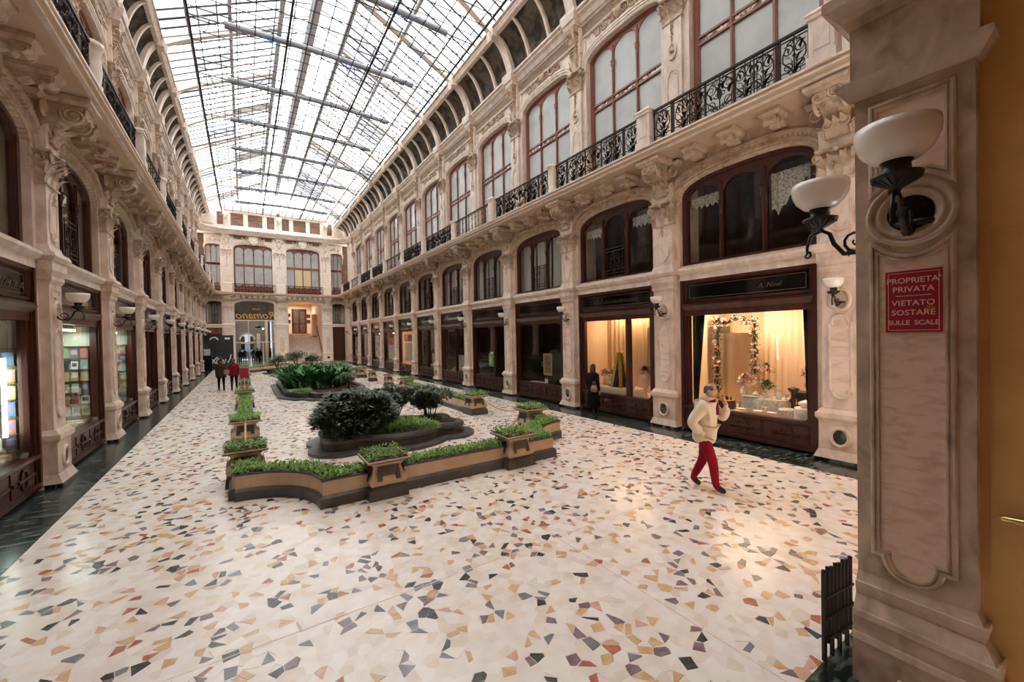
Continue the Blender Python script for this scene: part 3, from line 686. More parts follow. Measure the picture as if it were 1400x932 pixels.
# right arcade
R_EX = {0:'lit peach display with a flower arch',1:'warm lit display of flowers and a ribboned cone tree',2:'dark window holding a framed picture',3:'dark window with a green poster',
        4:'brown interior seen through clear glass',5:'grey lit window with one glazing bar',6:'warm glowing window below a red banner',7:'window with a red and white poster',8:'window with grey printed notices',9:'narrow view of a lamp lit window',10:'dark window with blue notices'}
for n in range(11):
    lin = {0:CREAMWALL,1:CREAMWALL,4:DARKW,5:DARKW,6:CREAMWALL,7:DARKW,9:DARKW}.get(n,DARK)
    mu = {0:(),1:(-.55,),2:(),3:(-.5,),4:(-.3,),5:(-.1,),6:(),7:(),8:(),9:(),10:()}[n]
    let = None
    if n==0: let = None
    elif n==1: let = squiggle(.9,-.9,3.56,.2,3,DIMGOLD)
    elif n in (4,5): let = squiggle(.8,-.8,3.54,.26,n+10,CURT)
    t = shopfront(wall_right,bu(n),f'{ORD[n]} shopfront of the right arcade, {R_EX[n]}',mu,lin,2.0 if n<2 else 1.5,let)
    if n==0:
        o = put(text_mesh('A. Noel',.15,DIMGOLD,.002,.35),'sign_lettering',t,(-.62,YS+.02,3.62),PI)
lit_tube(wall_right,bu(0)+.5,3.36,.7,-1.2,TUBEW,52,(1,.70,.46),'warm strip lamp over the flower arch in the nearest lit shop')
lit_tube(wall_right,bu(0)-.7,3.42,.5,-.9,TUBEW,34,(1,.72,.48),'warm strip lamp at the window head of the nearest lit shop')
lit_tube(wall_right,bu(1)+.3,3.4,.8,-1.3,TUBEW,36,(1,.66,.38),'warm strip lamp above the ribboned cone tree')
lit_tube(wall_right,bu(6),3.2,.6,-1.0,TUBEW,30,(1,.66,.36),'warm lamp in the seventh right shop below the red banner')
lit_tube(wall_right,bu(7),2.95,.6,-.6,TUBEW,14,(1,.7,.42),'warm lamp in the eighth right shop over the poster')
lit_tube(wall_right,bu(8),2.95,.7,-.6,TUBEW,12,(1,.75,.5),'warm strip lamp in the ninth right shop over grey notices')
lit_tube(wall_right,bu(9),2.95,.7,-.6,TUBEW,10,(1,.72,.45),'warm strip lamp in the tenth right shop')
# left arcade
L_EX = {0:'bookshop window at the very edge of the view',1:'bookshop window lit by an upright white tube',2:'bookshop window with rows of books under a white tube',3:'narrow lit bookshop window',4:'closed dark brown window',5:'closed reddish brown window',6:'dark brown window',7:'brown window',8:'brown window',9:'brown window',10:'brown window beside the blackboard'}
for n in range(11):
    lin = SHELFBACK if n<4 else DARKW
    t = shopfront(wall_left,-bu(n),f'{ORD[n]} shopfront of the left arcade, {L_EX[n]}',() if n<4 else (0,),lin,1.0,squiggle(-.4,-1.25,3.56,.2,21,DIMGOLD) if n==1 else None)
lit_tube(wall_left,-bu(1)-1.2,1.72,.66,-.42,TUBEC,34,(.8,1,.95),'upright white tube lamp at the edge of the nearest left bookshop window',True)
lit_tube(wall_left,-bu(2)-.7,2.92,.55,-.55,TUBEC,30,(.82,1,.95),'white tube lamp at the top of the second left bookshop window')
lit_tube(wall_left,-bu(3)-.7,2.92,.5,-.55,TUBEC,22,(.82,1,.95),'white tube lamp at the top of the third left bookshop window')

# ------------------------------------------------------------------ wall lamps
def lamp_parts(s=1.):
    b = MB(); b.lathe([(.0,.10),(.09,.10),(.10,.05),(.10,0),(.06,-.02),(0,-.02)],14,(0,.03,0)); 
    b.mesh
    return b
ARM = MB()
ARM.tube([(0,0,-.04),(0,.1,-.1),(0,.2,-.10),(0,.27,0),(0,.30,.09),(0,.36,.13),(0,.44,.10),(0,.47,.0),(0,.47,-.06)],[.02,.02,.019,.018,.017,.017,.015,.013,.009],6)
ARM.spiral((0,.12,.0),.09,1.3,.014,'yz',1,-PI/2,n=14); ARM.spiral((0,.47,-.07),.035,1.,.012,'yz',1,PI/2,n=8)
for y,z in ((.27,0),(.16,-.105),(.41,.115)): ARM.leaf((0,y,z-.02),(0,1),.08,.03,.04,n=3)
ARM.lathe([(0,.0),(.09,.0),(.11,.02),(.10,.04),(0,.05)],12,(0,.0,-.04),1,.35)
ARM_M = ARM.mesh('bracket_arm',[IRONB])
CUPL = MB().lathe([(.015,.12),(.03,.15),(.125,.215),(.13,.235),(.075,.235),(.07,.30),(.085,.32),(.06,.33)],18,(0,.37,0))
for i in range(18):
    a = 2*PI*i/18; CUPL.tube([(.035*math.cos(a),.37+.035*math.sin(a),.158),(.12*math.cos(a),.37+.12*math.sin(a),.208)],.006,4)
CUP_M = CUPL.mesh('lamp_cup',[IRONB])
BOWL_M = MB().lathe([(.06,.31),(.12,.33),(.175,.385),(.203,.45),(.21,.50),(.205,.54),(.198,.54),(.20,.50),(.19,.45),(.16,.39),(.1,.345),(.0,.34)],28,(0,.37,0)).mesh('glass_bowl',[BOWL])
def wall_lamp(mat4, label, s=1.):
    t = tag(put(None,'wall_lamp'),label,'lamp','bowl wall lamps'); t.matrix_world = mat4 @ Matrix.Scale(s,4)
    put(ARM_M,'bracket_arm',t); put(CUP_M,'lamp_cup',t); put(BOWL_M,'glass_bowl',t); return t
for root, sg, side in SIDES:
    for n in range(0 if sg>0 else 1, NP):
        wall_lamp(root.matrix_basis @ Matrix.Translation((sg*pu(n),.0,3.13)), f'unlit white bowl lamp on the {ORD[n]} pilaster of the {side} arcade', .8)
# ------------------------------------------------------------------ floor of broken marble
def topx(p):
    v = Vector(p)-Vector((0,0,CAMH)); d = v.dot(_f)
    if d<=.05: return None
    return 700+FPX*v.dot(_r2)/d, 466-FPX*v.dot(_u2)/d, d
def fm(nm, a, b, sc=9): return mat(nm, a, b, sc, .24, 0, rnd=False, spec=.5)
CREAM1 = fm('cream_marble',(.84,.755,.675),(.77,.675,.585),5); CREAM2 = fm('ivory_marble',(.87,.80,.735),(.81,.735,.665),5); CREAM3 = fm('beige_marble',(.79,.69,.58),(.72,.61,.50),5)
FCOL = [CREAM1,CREAM2,CREAM3, fm('ochre_marble',(.62,.37,.16),(.70,.48,.27)), fm('black_marble',(.035,.04,.04),(.085,.095,.09)), fm('grey_marble',(.17,.17,.19),(.27,.27,.29)),
        fm('purple_marble',(.20,.135,.145),(.28,.20,.21)), fm('red_marble',(.40,.11,.06),(.50,.20,.12)), fm('salmon_marble',(.62,.34,.22),(.68,.44,.32))]
floor = struct('floor')
FX0, FX1, FY0, FY1 = -2.36, 8.81, 1.36, YF+.2
MB().box(FX0,FX1,FY0,FY1,-.2,-.0025).build('floor_bed',[CREAM1],floor)
MB().box(-6.3,13,.2,62,-.4,-.2).build('floor_base',[DARK],floor)
def floor_stones():
    g = .104; rnd = random.Random(11); nx, ny = int((FX1-FX0)/g)+3, int((FY1-FY0)/g)+3
    P = [[(FX0+(i-.5+rnd.uniform(-.48,.48))*g, FY0+(j-.5+rnd.uniform(-.48,.48))*g) for j in range(ny)] for i in range(nx)]
    cells = []; NB = sorted([(a,b) for a in range(-2,3) for b in range(-2,3) if (a,b)!=(0,0)], key=lambda q:q[0]**2+q[1]**2)[:20]
    for i in range(1,nx-1):
        for j in range(1,ny-1):
            x,y = P[i][j]
            poly = [(max(x-g*1.4,FX0),max(y-g*1.4,FY0)),(min(x+g*1.4,FX1),max(y-g*1.4,FY0)),(min(x+g*1.4,FX1),min(y+g*1.4,FY1)),(max(x-g*1.4,FX0),min(y+g*1.4,FY1))]
            if x<FX0 or x>FX1 or y<FY0 or y>FY1: continue
            for a,b in NB:
                ii,jj = i+a,j+b
                if not(0<=ii<nx and 0<=jj<ny): continue
                qx,qy = P[ii][jj]; dx,dy = qx-x,qy-y; c = (dx*(x+qx)+dy*(y+qy))/2
                out = []; n = len(poly); pv = poly[-1]; pd = dx*pv[0]+dy*pv[1]-c
                for cv in poly:
                    cdn = dx*cv[0]+dy*cv[1]-c
                    if (cdn<0)!=(pd<0):
                        t = pd/(pd-cdn); out.append((pv[0]+(cv[0]-pv[0])*t, pv[1]+(cv[1]-pv[1])*t))
                    if cdn<=0: out.append(cv)
                    pv, pd = cv, cdn
                poly = out
                if len(poly)<3: break
            if len(poly)>=3: cells.append((x,y,poly))
    big = MB(); near = []
    for x,y,poly in cells:
        r = rnd.random(); patch = .5+.5*math.sin(x*1.9+math.sin(y*1.3)*1.7)*math.sin(y*1.6+x*.7)
        if r<.19+.15*patch: mi = rnd.choices((3,4,5,6,7,8),(32,22,13,14,11,8))[0]; k = rnd.uniform(.88,1.0)
        else: mi = rnd.choices((0,1,2),(45,40,15))[0]; k = 1.0
        if mi>2 and len(poly)>4:
            keep = sorted(rnd.sample(range(len(poly)),4)); q4 = [poly[i_] for i_ in keep]
            A_ = abs(sum(q4[i_][0]*q4[(i_+1)%4][1]-q4[(i_+1)%4][0]*q4[i_][1] for i_ in range(4)))/2
            if A_>.42*g*g: poly = q4
        cx = sum(p[0] for p in poly)/len(poly); cy = sum(p[1] for p in poly)/len(poly)
        z = rnd.uniform(-.0004,.0004)
        q = [(cx+(p[0]-cx)*k, cy+(p[1]-cy)*k, z) for p in poly]
        t = topx((cx,cy,0)); inside = t and -10<t[0]<1180 and t[1]<940
        near.append((t[2] if inside else 999, q, mi))
    near.sort(key=lambda t:t[0])
    for d,q,mi in near[:295]:
        n = len(q); b = MB(); b.add(q+[(p[0],p[1],-.003) for p in q],[tuple(range(n))]+[(i,(i+1)%n,n+(i+1)%n,n+i) for i in range(n)])
        b.build('floor_stone',[FCOL[mi]],floor)
    for d,q,mi in near[295:]: big.add(q,[tuple(range(len(q)))],mi)
    tag(big.build('floor_stones',FCOL,floor),kind='stuff')
floor_stones()
# joints cut across the paving
for (x0,y0,x1,y1) in ((FX0,4.1,FX1,4.1),(3.3,FY0,3.3,6.6),(FX0,14.6,FX1,14.6),(3.3,14.6,3.3,18.4)):
    if y0==y1: MB().box(x0,x1,y0-.006,y0+.006,-.004,.0009).build('paving_joint',[STONE],floor)
    else: MB().box(x0-.006,x0+.006,y0,y1,-.004,.0009).build('paving_joint',[STONE],floor)
for n in range(-1,12):
    for h in (0,1):
        y = 1.36 if (n==-1 and h==0) else pu(n)+h*PIT/2
        y1 = pu(n)+(h+1)*PIT/2
        if y1<=1.36: continue
        y = max(y,1.36); y1 = min(y1,YF)
        for x0,x1 in ((-3.42,FX0-.004),(FX1+.004,10.1)): MB().box(x0,x1,y+.003,y1-.003,-.1,.003).build('border_slab',[GREENM],floor)
for i in range(12): MB().box(-3.4+i*1.1,-2.304+i*1.1,.92,1.352,-.1,.003).build('border_slab',[GREENM],floor)
# stairs up to the landing where the viewer stands
for i in range(6): MB().box(-4.2,3.8,-3.3 if i==5 else .62-.3*i,.92-.3*i,-.1,.165*(i+1)).build('stair_step',[STONE],floor)

# ------------------------------------------------------------------ far wall
def place(me, nm, x, y, rz, sx=1., parent=None, z=0.): return put(me,nm,parent or wall_far,(x,y,z),rz,(sx,1,1))
FP = [(-1.27,1.25),(3.43,1.5),(8.02,1.25)]
for x,sx in FP:
    p = place(PIL_LOW,'pilaster',x,YF,PI,sx); put(PIL_PANEL,'marble_panel',p); put(PIL_DISC,'oval_medallion',p); put(PIL_PLINTH,'plinth',p)
    p = place(PIL_MEZ,'mezzanine_pilaster',x,YF,PI,sx); put(CAP_LOW,'capital',p); put(CONSOLE,'console',p)
    p = place(PIL_UP,'upper_pilaster',x,YF,PI,sx); put(CAP_UP,'upper_capital',p); put(HUSK,'husk_drop',p); put(CONSOLE_UP,'upper_console',p)
    place(RIBS[-1][0],'cove_rib',x,YF,PI)
FB = [(1.08,1.87),(5.72,1.80)]
A_F = arch_wall(1.86,6.1,.6,5.5,7.2,1.9,-.16,-.8); AF = A_F.mesh('arch_spandrel',[STONE]); AVF = archivolt(1.86,6.1,.6,-.16,.25,0).mesh('archivolt',[ORN])
AU = arch_wall(1.78,11.98,.62,11.3,13.4,1.9,-.68,-1.1,22,3.2).mesh('upper_arch_spandrel',[STONE_UP]); AVU = archivolt(1.78,11.98,.62,-.68,.24,0,3.2).mesh('upper_archivolt',[STONE_UP])
m = MB()
m.lathe([(0,.5),(.28,.48),(.42,.3),(.45,0),(.4,-.25),(.2,-.45),(0,-.5)],18,(0,-.5,13.0),1,.4)
m.sweep(oval(0,13.0,.3,.34),[(-.05,-.34),(-.05,-.3),(.02,-.28),(.05,-.34)],'y',True)
for sx in (-1,1):
    m.spiral((sx*.5,-.5,13.25),.22,1.6,.05,'xz',sx,PI/2); m.spiral((sx*.55,-.5,12.8),.24,1.6,.05,'xz',-sx,-PI/2); m.spiral((sx*.9,-.55,12.85),.16,1.4,.04,'xz',sx,PI/2)
    for k in range(4): m.leaf((sx*(.35+.2*k),-.58,12.7+.12*k),(sx*.6,.8),.3,.1,.12,n=4)
for k in range(5): m.leaf((-.24+.12*k,-.5,13.35),(0,1),.4,.12,.14,n=4)
CART = m.mesh('cartouche',[ORN])
for x,hw in FB:
    a = place(AF,'arch_spandrel',x,YF,PI,hw/1.87); put(AVF,'archivolt',a)
    for k in range(-3,4): place(BRACKET,'bracket',x+k*.5,YF,PI)
    a = place(AU,'upper_arch_spandrel',x,YF,PI,hw/1.87); put(AVU,'upper_archivolt',a); put(CART,'cartouche',a)
    place(FRZ,'frieze',x,YF,PI); place(RIBS[-1][3],'eaves_beam',x,YF+.35,PI,1.25,None,.46)
# upper far windows of four lights
xs4 = (-.88,0,.88); FW = window_frame(1.78,UB,11.98,.62,xs4,7.6,11.9,.36,YW-.06,YW,3.2).mesh('frame',[WOODL])
FTR = MB().box(-1.7,1.7,YW-.05,YW+.03,10.33,10.56).mesh('transom',[WOODL])
FDO = MB().box(-1.7,1.7,YW-.05,YW+.0,UB,8.3).mesh('lower_panel',[WOODL])
WARMPANE = mat('lamplit_curtain_glass',(.75,.62,.36),(.62,.50,.28),3.,.3,0,stretch=(8,8,.2))
lx4 = [(-1.66,-.925),(-.835,-.045),(.045,.835),(.925,1.66)]
for k,(x,hw) in enumerate(FB):
    w_ = tag(put(None,wname(),None,(x,YF,0),PI,(hw/1.87,1,1)),f'wide frosted window of four lights over the {"cafe" if k==0 else "staircase"} arch at the far end',kind='structure')
    put(FW,'frame',w_); put(FTR,'transom',w_); put(FDO,'lower_panel',w_)
    for xx in xs4: put(UF_MULL,'mullion',w_,(xx,0,0))
    for i,(a,b) in enumerate(lx4):
        put(pane_mesh(a,b,10.55,11.92,.38,YW-.03,MILK),'pane',w_); put(pane_mesh(a,b,8.3,10.35,0,YW-.03,WARMPANE if (k==1 and i in(1,2)) else MILK),'pane',w_)
# corner bays
for side,x in ((-1,-2.38),(1,9.16)):
    s_ = 'left' if side<0 else 'right'
    w_ = tag(put(None,wname(),None,(x,YF-.02,0),PI,(.46,1,1)),f'narrow frosted upper window in the {s_} far corner',kind='structure')
    put(UF,'frame',w_); put(UF_TR,'transom',w_); put(UF_DOOR,'lower_panel',w_)
    for xx in uxs: put(UF_MULL,'mullion',w_,(xx,0,0))
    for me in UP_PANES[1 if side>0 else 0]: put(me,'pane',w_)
    a = place(ARCH_UP,'upper_arch_spandrel',x,YF,PI,.46); put(AVOLT_UP,'upper_archivolt',a); place(SCROLLS,'foliage_scrolls',x,YF,PI,.6)
    a = place(ARCH_LOW,'arch_spandrel',x,YF,PI,.46); put(AVOLT_LOW,'archivolt',a); place(LEDGE,'ledge',x,YF,PI,.46)
    w_ = tag(put(None,wname(),None,(x,YF-.02,0),PI,(.46,1,1)),f'narrow mezzanine window with white curtains in the {s_} far corner',kind='structure')
    put(MF,'frame',w_); put(MF_MULL,'mullion',w_,(0,0,0)); put(M_GUARD,'iron_guard',w_)
    for me in M_PANES: put(me,'pane',w_)
    for cme in CUR_MEZ: put(cme,'curtain',w_)
    MB().box(x-.72,x+.72,YF+.75,YF+.9,4.3,7.3).build('corner_room_back',[DARKW],wall_far)
    d = tag(put(None,'door_%d'%(1 if side<0 else 2),None,(x,YF+.3,0),PI),f'tall wooden door in the {s_} far corner',kind='structure')
    MB().box(-.72,.72,-.1,0,.02,3.95).build('leaf',[WOODL if side<0 else WOOD],d)
    for sx in (-.36,.36):
        for z0,z1 in ((.2,1.0),(1.15,2.9)): MB().box(sx-.26,sx+.26,0,.03,z0,z1).build('panel',[DARKW if side<0 else WOOD],d)
    MB().box(-.7,.7,0,.06,3.15,3.3).build('rail',[WOOD],d); MB().lathe([(.02,0),(.04,.03),(0,.05)],8,(.05,.06,1.05)).build('handle',[BRASS],d)
    MB().box(x-.75,x+.75,YF+.12,YF+.35,3.95,4.3).build('corner_lintel',[STONE],wall_far)
    MB().box(x-.9 if side<0 else x+.72,x-.72 if side<0 else x+.9,YF-.0,YF+.4,0,7.2).build('corner_jamb',[STONE],wall_far)
MB().box(-4.2,11,YF+1.0,YF+1.25,7.3,14.0).build('upper_back',[DARKW],wall_far)
MB().box(-4.2,11,YF-.2,YF+1.1,7.2,7.42).build('upper_floor',[DARKW],wall_far)
MB().box(-4.2,11,YF+.5,YF+1.4,13.45,14.0).build('attic_slab',[STONE_UP],wall_far)
# attic with brown windows
MB().box(-4.2,11,YF+.62,YF+.8,13.9,14.45).box(-4.2,11,YF+.62,YF+.8,15.75,16.6).build('attic_wall',[STONE_UP],wall_far)
MB().box(-4.2,-2.0,YF+.62,YF+.8,14.4,15.8).box(8.8,11,YF+.62,YF+.8,14.4,15.8).build('attic_wall',[STONE_UP],wall_far)
for x in (-2.2,-1.05,.45,2.15,3.4,4.65,6.3,7.75,9.0): MB().box(x-.2 if x!=3.4 else x-.35,x+.2 if x!=3.4 else x+.35,YF+.58,YF+.82,14.4,15.8).build('attic_pier',[STONE_UP],wall_far)
ATT = mat('attic_brown_glass',(.24,.13,.06),(.13,.07,.035),1.2,.2,0)
for i,(a,b) in enumerate(((-.85,.25),(.65,1.95),(2.35,3.05),(3.75,4.45),(4.85,6.1),(6.5,7.55),(-2.0,-1.25),(7.95,8.8))):
    w_ = tag(put(None,wname(),None,(0,0,0)),f'brown attic window, {ORD[i]} listed above the far cornice',kind='structure')
    MB().box(a,b,YF+.72,YF+.74,14.42,15.78).build('pane',[ATT],w_); MB().box((a+b)/2-.03,(a+b)/2+.03,YF+.66,YF+.76,14.42,15.78).box(a,b,YF+.66,YF+.76,15.2,15.25).build('frame',[WOODL],w_)
# cafe glazing in the left far arch
cf = thing('cafe_screen','glazed cafe screen with gilt reversed lettering in the far left arch','glass screen',(1.08,YF+.35,0),PI)
MB().box(-1.86,1.86,-.05,.05,4.62,4.74).box(-1.86,1.86,-.05,.05,2.35,2.44).box(-1.86,-1.78,-.05,.05,0,4.7).box(1.78,1.86,-.05,.05,0,4.7).box(.62,.68,-.04,.04,0,4.65).box(-.66,-.6,-.04,.04,0,2.4).build('frame',[CREAMP],cf)
MB().prism([(-1.85,4.74)]+arch(1.85,6.1,.58,16)+[(1.85,4.74)],-.02,.0,'y').build('lunette_board',[mat('dusky_lunette_glass',(.05,.045,.035),(.10,.09,.07),1.5,.12)],cf)
o = put(text_mesh('Romano',1.05,GOLD,.01,.3,.012),'lettering',cf,(-.1,.04,5.18),0)            # reads backwards, as from behind the glass
o = put(text_mesh('Caff\u00e8',.34,GOLD,.01,.2),'lettering',cf,(-.1,.04,5.85),0)
for a,b,z0,z1 in ((-1.78,.62,2.44,4.62),(.68,1.78,2.44,4.62),(-1.78,-.66,.02,2.35),(-.6,.62,.02,2.35),(.68,1.78,.02,2.35)): MB().box(a,b,-.01,.0,z0,z1).build('pane',[SHOPGLASS],cf)
# room beyond the cafe screen, open to the daylit street through a round-headed doorway
hall = struct('wall_hall')
GREYW = mat('grey_hall_plaster',(.30,.27,.24),(.22,.20,.18),1.,.7)
MB().box(-1.2,-.95,YF+.6,YF+9,0,7).box(2.95,3.2,YF+.6,YF+9,0,7).box(-1.2,3.2,YF+.6,YF+9,6.8,7).build('hall_shell',[GREYW],hall)
hb = arch_wall(.66,2.7,.62,0,7,2.4,0,.4,20,2.0); hb.build('hall_end_arch',[GREYW],hall,(.35,YF+8.6,0)); archivolt(.66,2.7,.62,-.02,.16,0,2.0).build('hall_arch_rim',[mat('white_rim',(.8,.78,.74))],hall,(.35,YF+8.6,0),PI)
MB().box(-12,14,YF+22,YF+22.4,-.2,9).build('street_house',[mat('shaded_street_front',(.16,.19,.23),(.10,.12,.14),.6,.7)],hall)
for i in range(6): MB().box(-4+1.6*i,-3.1+1.6*i,YF+21.95,YF+22,1.2,3.2).build('street_window',[BLACKG],hall)
MB().box(-4.2,13,YF+.6,YF+14,-.2,0).build('hall_floor',[mat('worn_hall_floor',(.20,.17,.15),(.14,.12,.10),3.,.35)],hall)
MB().box(-.31,1.01,YF+8.7,YF+8.72,.02,2.2).build('hall_door_glass',[glassmat('street_door_glass',(.55,.66,.75),1.4)],hall)
MB().box(-.31,1.01,YF+8.66,YF+8.76,2.2,2.28).box(.32,.38,YF+8.66,YF+8.76,0,2.2).build('hall_door_frame',[CREAMP],hall)
MB().box(1.3,1.7,YF+8.3,YF+8.5,0,3.4).box(2.2,2.5,YF+8.0,YF+8.4,0,5).build('hall_pier',[CREAMP],hall)
# staircase in the right far arch
st = struct('stair_hall'); tag(st,kind='structure')
NST = 20
for i in range(NST): MB().box(3.98,7.46,YF+.0+.28*i,YF+.0+.28*(i+1)+.1,0 if i==0 else .165*i-.02,.165*(i+1)).build('stair_step',[STONE_UP],st)
YT = YF+.28*NST
PEACH = mat('peach_plaster',(.72,.55,.40),(.64,.47,.33),1.5,.6)
MB().box(3.4,3.98,YF+.5,YT+4,0,7.2).box(7.46,8.0,YF+.5,YT+4,0,7.2).box(3.4,8,YT+3.4,YT+3.7,3,7.2).box(3.4,8.0,YF+.5,YT+4,7.1,7.25).box(3.98,7.46,YT,YT+3.6,3.1,3.3).build('stair_walls',[PEACH],st)
MB().box(3.98,4.45,YT-1.4,YT+.2,3.0,5.6).box(6.95,7.46,YT-1.4,YT+.2,3.0,5.6).build('stair_flank',[PEACH],st)
MB().prism([(YF+.3,1.1),(YT-1.3,4.25),(YT-1.3,4.33),(YF+.3,1.18)],7.38,7.46,'x').build('handrail',[WOOD],st)
d3 = tag(put(None,'door_3',None,(6.05,YT+3.38,3.3),PI),'dark wooden door at the head of the far staircase',kind='structure')
MB().box(-.75,.75,-.02,.03,0,3.1).build('leaf',[WOOD],d3); MB().box(-.85,-.72,-.02,.06,0,3.2).box(.72,.85,-.02,.06,0,3.2).box(-.85,.85,-.02,.06,3.05,3.2).build('frame',[WOOD],d3)
for sx in (-.36,.36):
    for z0,z1 in ((.2,1.2),(1.35,2.9)): MB().box(sx-.27,sx+.27,.03,.05,z0,z1).build('panel',[DARKW],d3)
for i,(x,z) in enumerate(((4.85,4.9),(4.85,5.7),(7.15,4.9),(7.15,5.6))):
    tag(MB().box(-.22,.22,-.04,0,-.22,.22).build('wall_plaque',[WOOD],None,(x,YT+3.38,z),0),f'dark plaque {"low" if z<5.2 else "high"} on the wall {"left" if x<6 else "right"} of the stair door','plaque')
e = warm_lamp('stair_fill_light',(5.7,YT+1.5,6.9),150,(1,.93,.84),1.2,size_y=1.2)  # unseen area light, added to brighten the stairs
tag(e,'added fill light, no fixture, over the head of the far staircase','lamp')
e = warm_lamp('hall_fill_light',(1.0,YF+4.5,6.6),220,(1,.9,.8),1.2,size_y=1.2); tag(e,'added fill light, no fixture, in the hall behind the cafe screen','lamp')  # added likewise to lift the hall, no visible source
# railing of the far balcony
for i,(x,hw) in enumerate(FB+[(-2.4,.5),(9.1,.5)]):
    t = thing('balcony_railing',f'iron railing of the far balcony {["above the cafe arch","above the stair arch","in the left corner","in the right corner"][i]}','railing',(x,YF,0),PI,'wrought iron balcony railings'); t.scale = (hw/1.77*1.02,1,1)
    put(HRAIL,'handrail',t); put(BRAIL,'bottom_rail',t)
    for k in range(-3,4): put(SP0,'scroll_panel',t,(k*.5,0,0))
    for k in range(-4,4): put(BAR,'bar',t,(k*.5+.25,0,0))

# far front stone in a brighter copy: missing light put into the colour
FARST = mat('brightened_far_stone', (.86,.77,.67), (.74,.63,.52), 4., .5, .1, 30, lo=.35, hi=.75)
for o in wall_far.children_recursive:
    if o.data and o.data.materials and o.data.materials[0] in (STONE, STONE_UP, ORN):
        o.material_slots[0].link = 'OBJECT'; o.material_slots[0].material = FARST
# ------------------------------------------------------------------ glass roof
ceiling = struct('ceiling')
PALEI = mat('pale_grey_iron',(.55,.55,.55),(.46,.46,.47),2.,.5)
XC, EW, EZ, LW, LZ = 3.23, 6.0, 15.56, 1.4, 17.9
def slope(wd): return EZ+(LZ-EZ)*(EW-wd)/(EW-LW)
RYa, RYb = 1.0, 50.9
def rafter(sx):
    top = [(EW,EZ+.12),(LW,LZ+.12)]; bot = [(LW,LZ-.16)]+[(wd,slope(wd)-.14-.30*max(0,(wd-4.3)/2)**2) for wd in (2.4,3.4,4.3,4.8,5.3,5.6,5.8,6.0)]
    return MB().prism([(XC+sx*a,b) for a,b in top+bot],-.13,.13,'y').prism([(XC+sx*a,b) for a,b in ((LW,LZ-.1),(LW,LZ+.75),(LW-.12,LZ+.75),(LW-.12,LZ-.1))],-.08,.08,'y').prism([(XC+sx*a,b) for a,b in ((LW+.1,LZ+.7),(0,LZ+1.2),(0,LZ+1.05),(LW+.1,LZ+.55))],-.06,.06,'y')
RAF = {s:rafter(s).mesh('rafter',[CREAMP]) for s in (-1,1)}
for n in range(0,NP):
    for s in (-1,1): put(RAF[s],'rafter',ceiling,(0,pu(n),0))
for s in (-1,1):
    for wd,hw,d,mt in ((4.9,.04,.1,PALEI),(3.4,.07,.12,PALEI),(LW,.10,.2,PALEI)):
        MB().box(XC+s*wd-hw,XC+s*wd+hw,RYa,RYb,slope(wd)-d,slope(wd)+.02).build('purlin',[mt],ceiling)
    MB().box(min(XC+s*5.8,XC+s*7.9),max(XC+s*5.8,XC+s*7.9),RYa,RYb+.5,EZ-.01,EZ+.02).box(XC+s*5.93-.04,XC+s*5.93+.04,RYa,RYb,EZ-.01,EZ+.06).build('eaves_cap',[STONE_UP],ceiling)
MB().box(XC-.08,XC+.08,RYa,RYb,LZ+1.0,LZ+1.2).build('ridge_beam',[GREYP],ceiling)
MB().box(XC-.17,XC+.17,RYa,RYb,LZ+.02,LZ+.06).build('walkway',[PALEI],ceiling)
NBAR = 84; BS = (RYb-RYa)/NBAR
def slab(s, w0, w1, z0, z1, t, yw): # thin piece following the slope
    return MB().prism([(XC+s*w0,z0),(XC+s*w1,z1),(XC+s*w1,z1+t),(XC+s*w0,z0+t)],-yw,yw,'y')
rgl = random.Random(31)
for s in (-1,1):
    gb = slab(s,EW,LW,EZ-.02,LZ-.02,.045,.034).mesh('glazing_bar',[BARM]); lb = slab(s,LW+.12,0,LZ+.74,LZ+1.2,.04,.024).mesh('glazing_bar',[BARM])
    rows = [(EW,4.9),(4.9,3.4),(3.4,LW)]
    gp = [[slab(s,a,b,slope(a)+.03,slope(b)+.03,.008,BS-.02).mesh('pane',[g]) for g in (ROOFGLASS,ROOFMILK,ROOFDUST)] for a,b in rows]
    lp = slab(s,LW+.12,0,LZ+.8,LZ+1.26,.008,BS*2-.02).mesh('pane',[ROOFMILK])
    for i in range(NBAR+1):
        y = RYa+i*BS; put(gb,'glazing_bar',ceiling,(0,y,0))
        if i%2==0: put(lb,'glazing_bar',ceiling,(0,y,0))
        if i%2==0 and i<NBAR:
            for k in range(3): put(gp[k][rgl.choices((0,1,2),(60,24,16))[0]],'pane',ceiling,(0,y+BS,0))
        if i%4==0 and i<NBAR: put(lp,'pane',ceiling,(0,y+2*BS,0))
    MB().box(XC+s*(LW+.03)-.004,XC+s*(LW+.03)+.004,RYa,RYb,LZ+.1,LZ+.72).build('lantern_glass',[ROOFGLASS],ceiling)
# glazed far gable
m = MB().prism([(XC-7,EZ),(XC-EW,EZ+.1),(XC-LW,LZ+.1),(XC-LW,LZ+.8),(XC,LZ+1.25),(XC+LW,LZ+.8),(XC+LW,LZ+.1),(XC+EW,EZ+.1),(XC+7,EZ)],RYb,RYb+.02,'y'); m.build('gable_glass',[ROOFGLASS],ceiling)
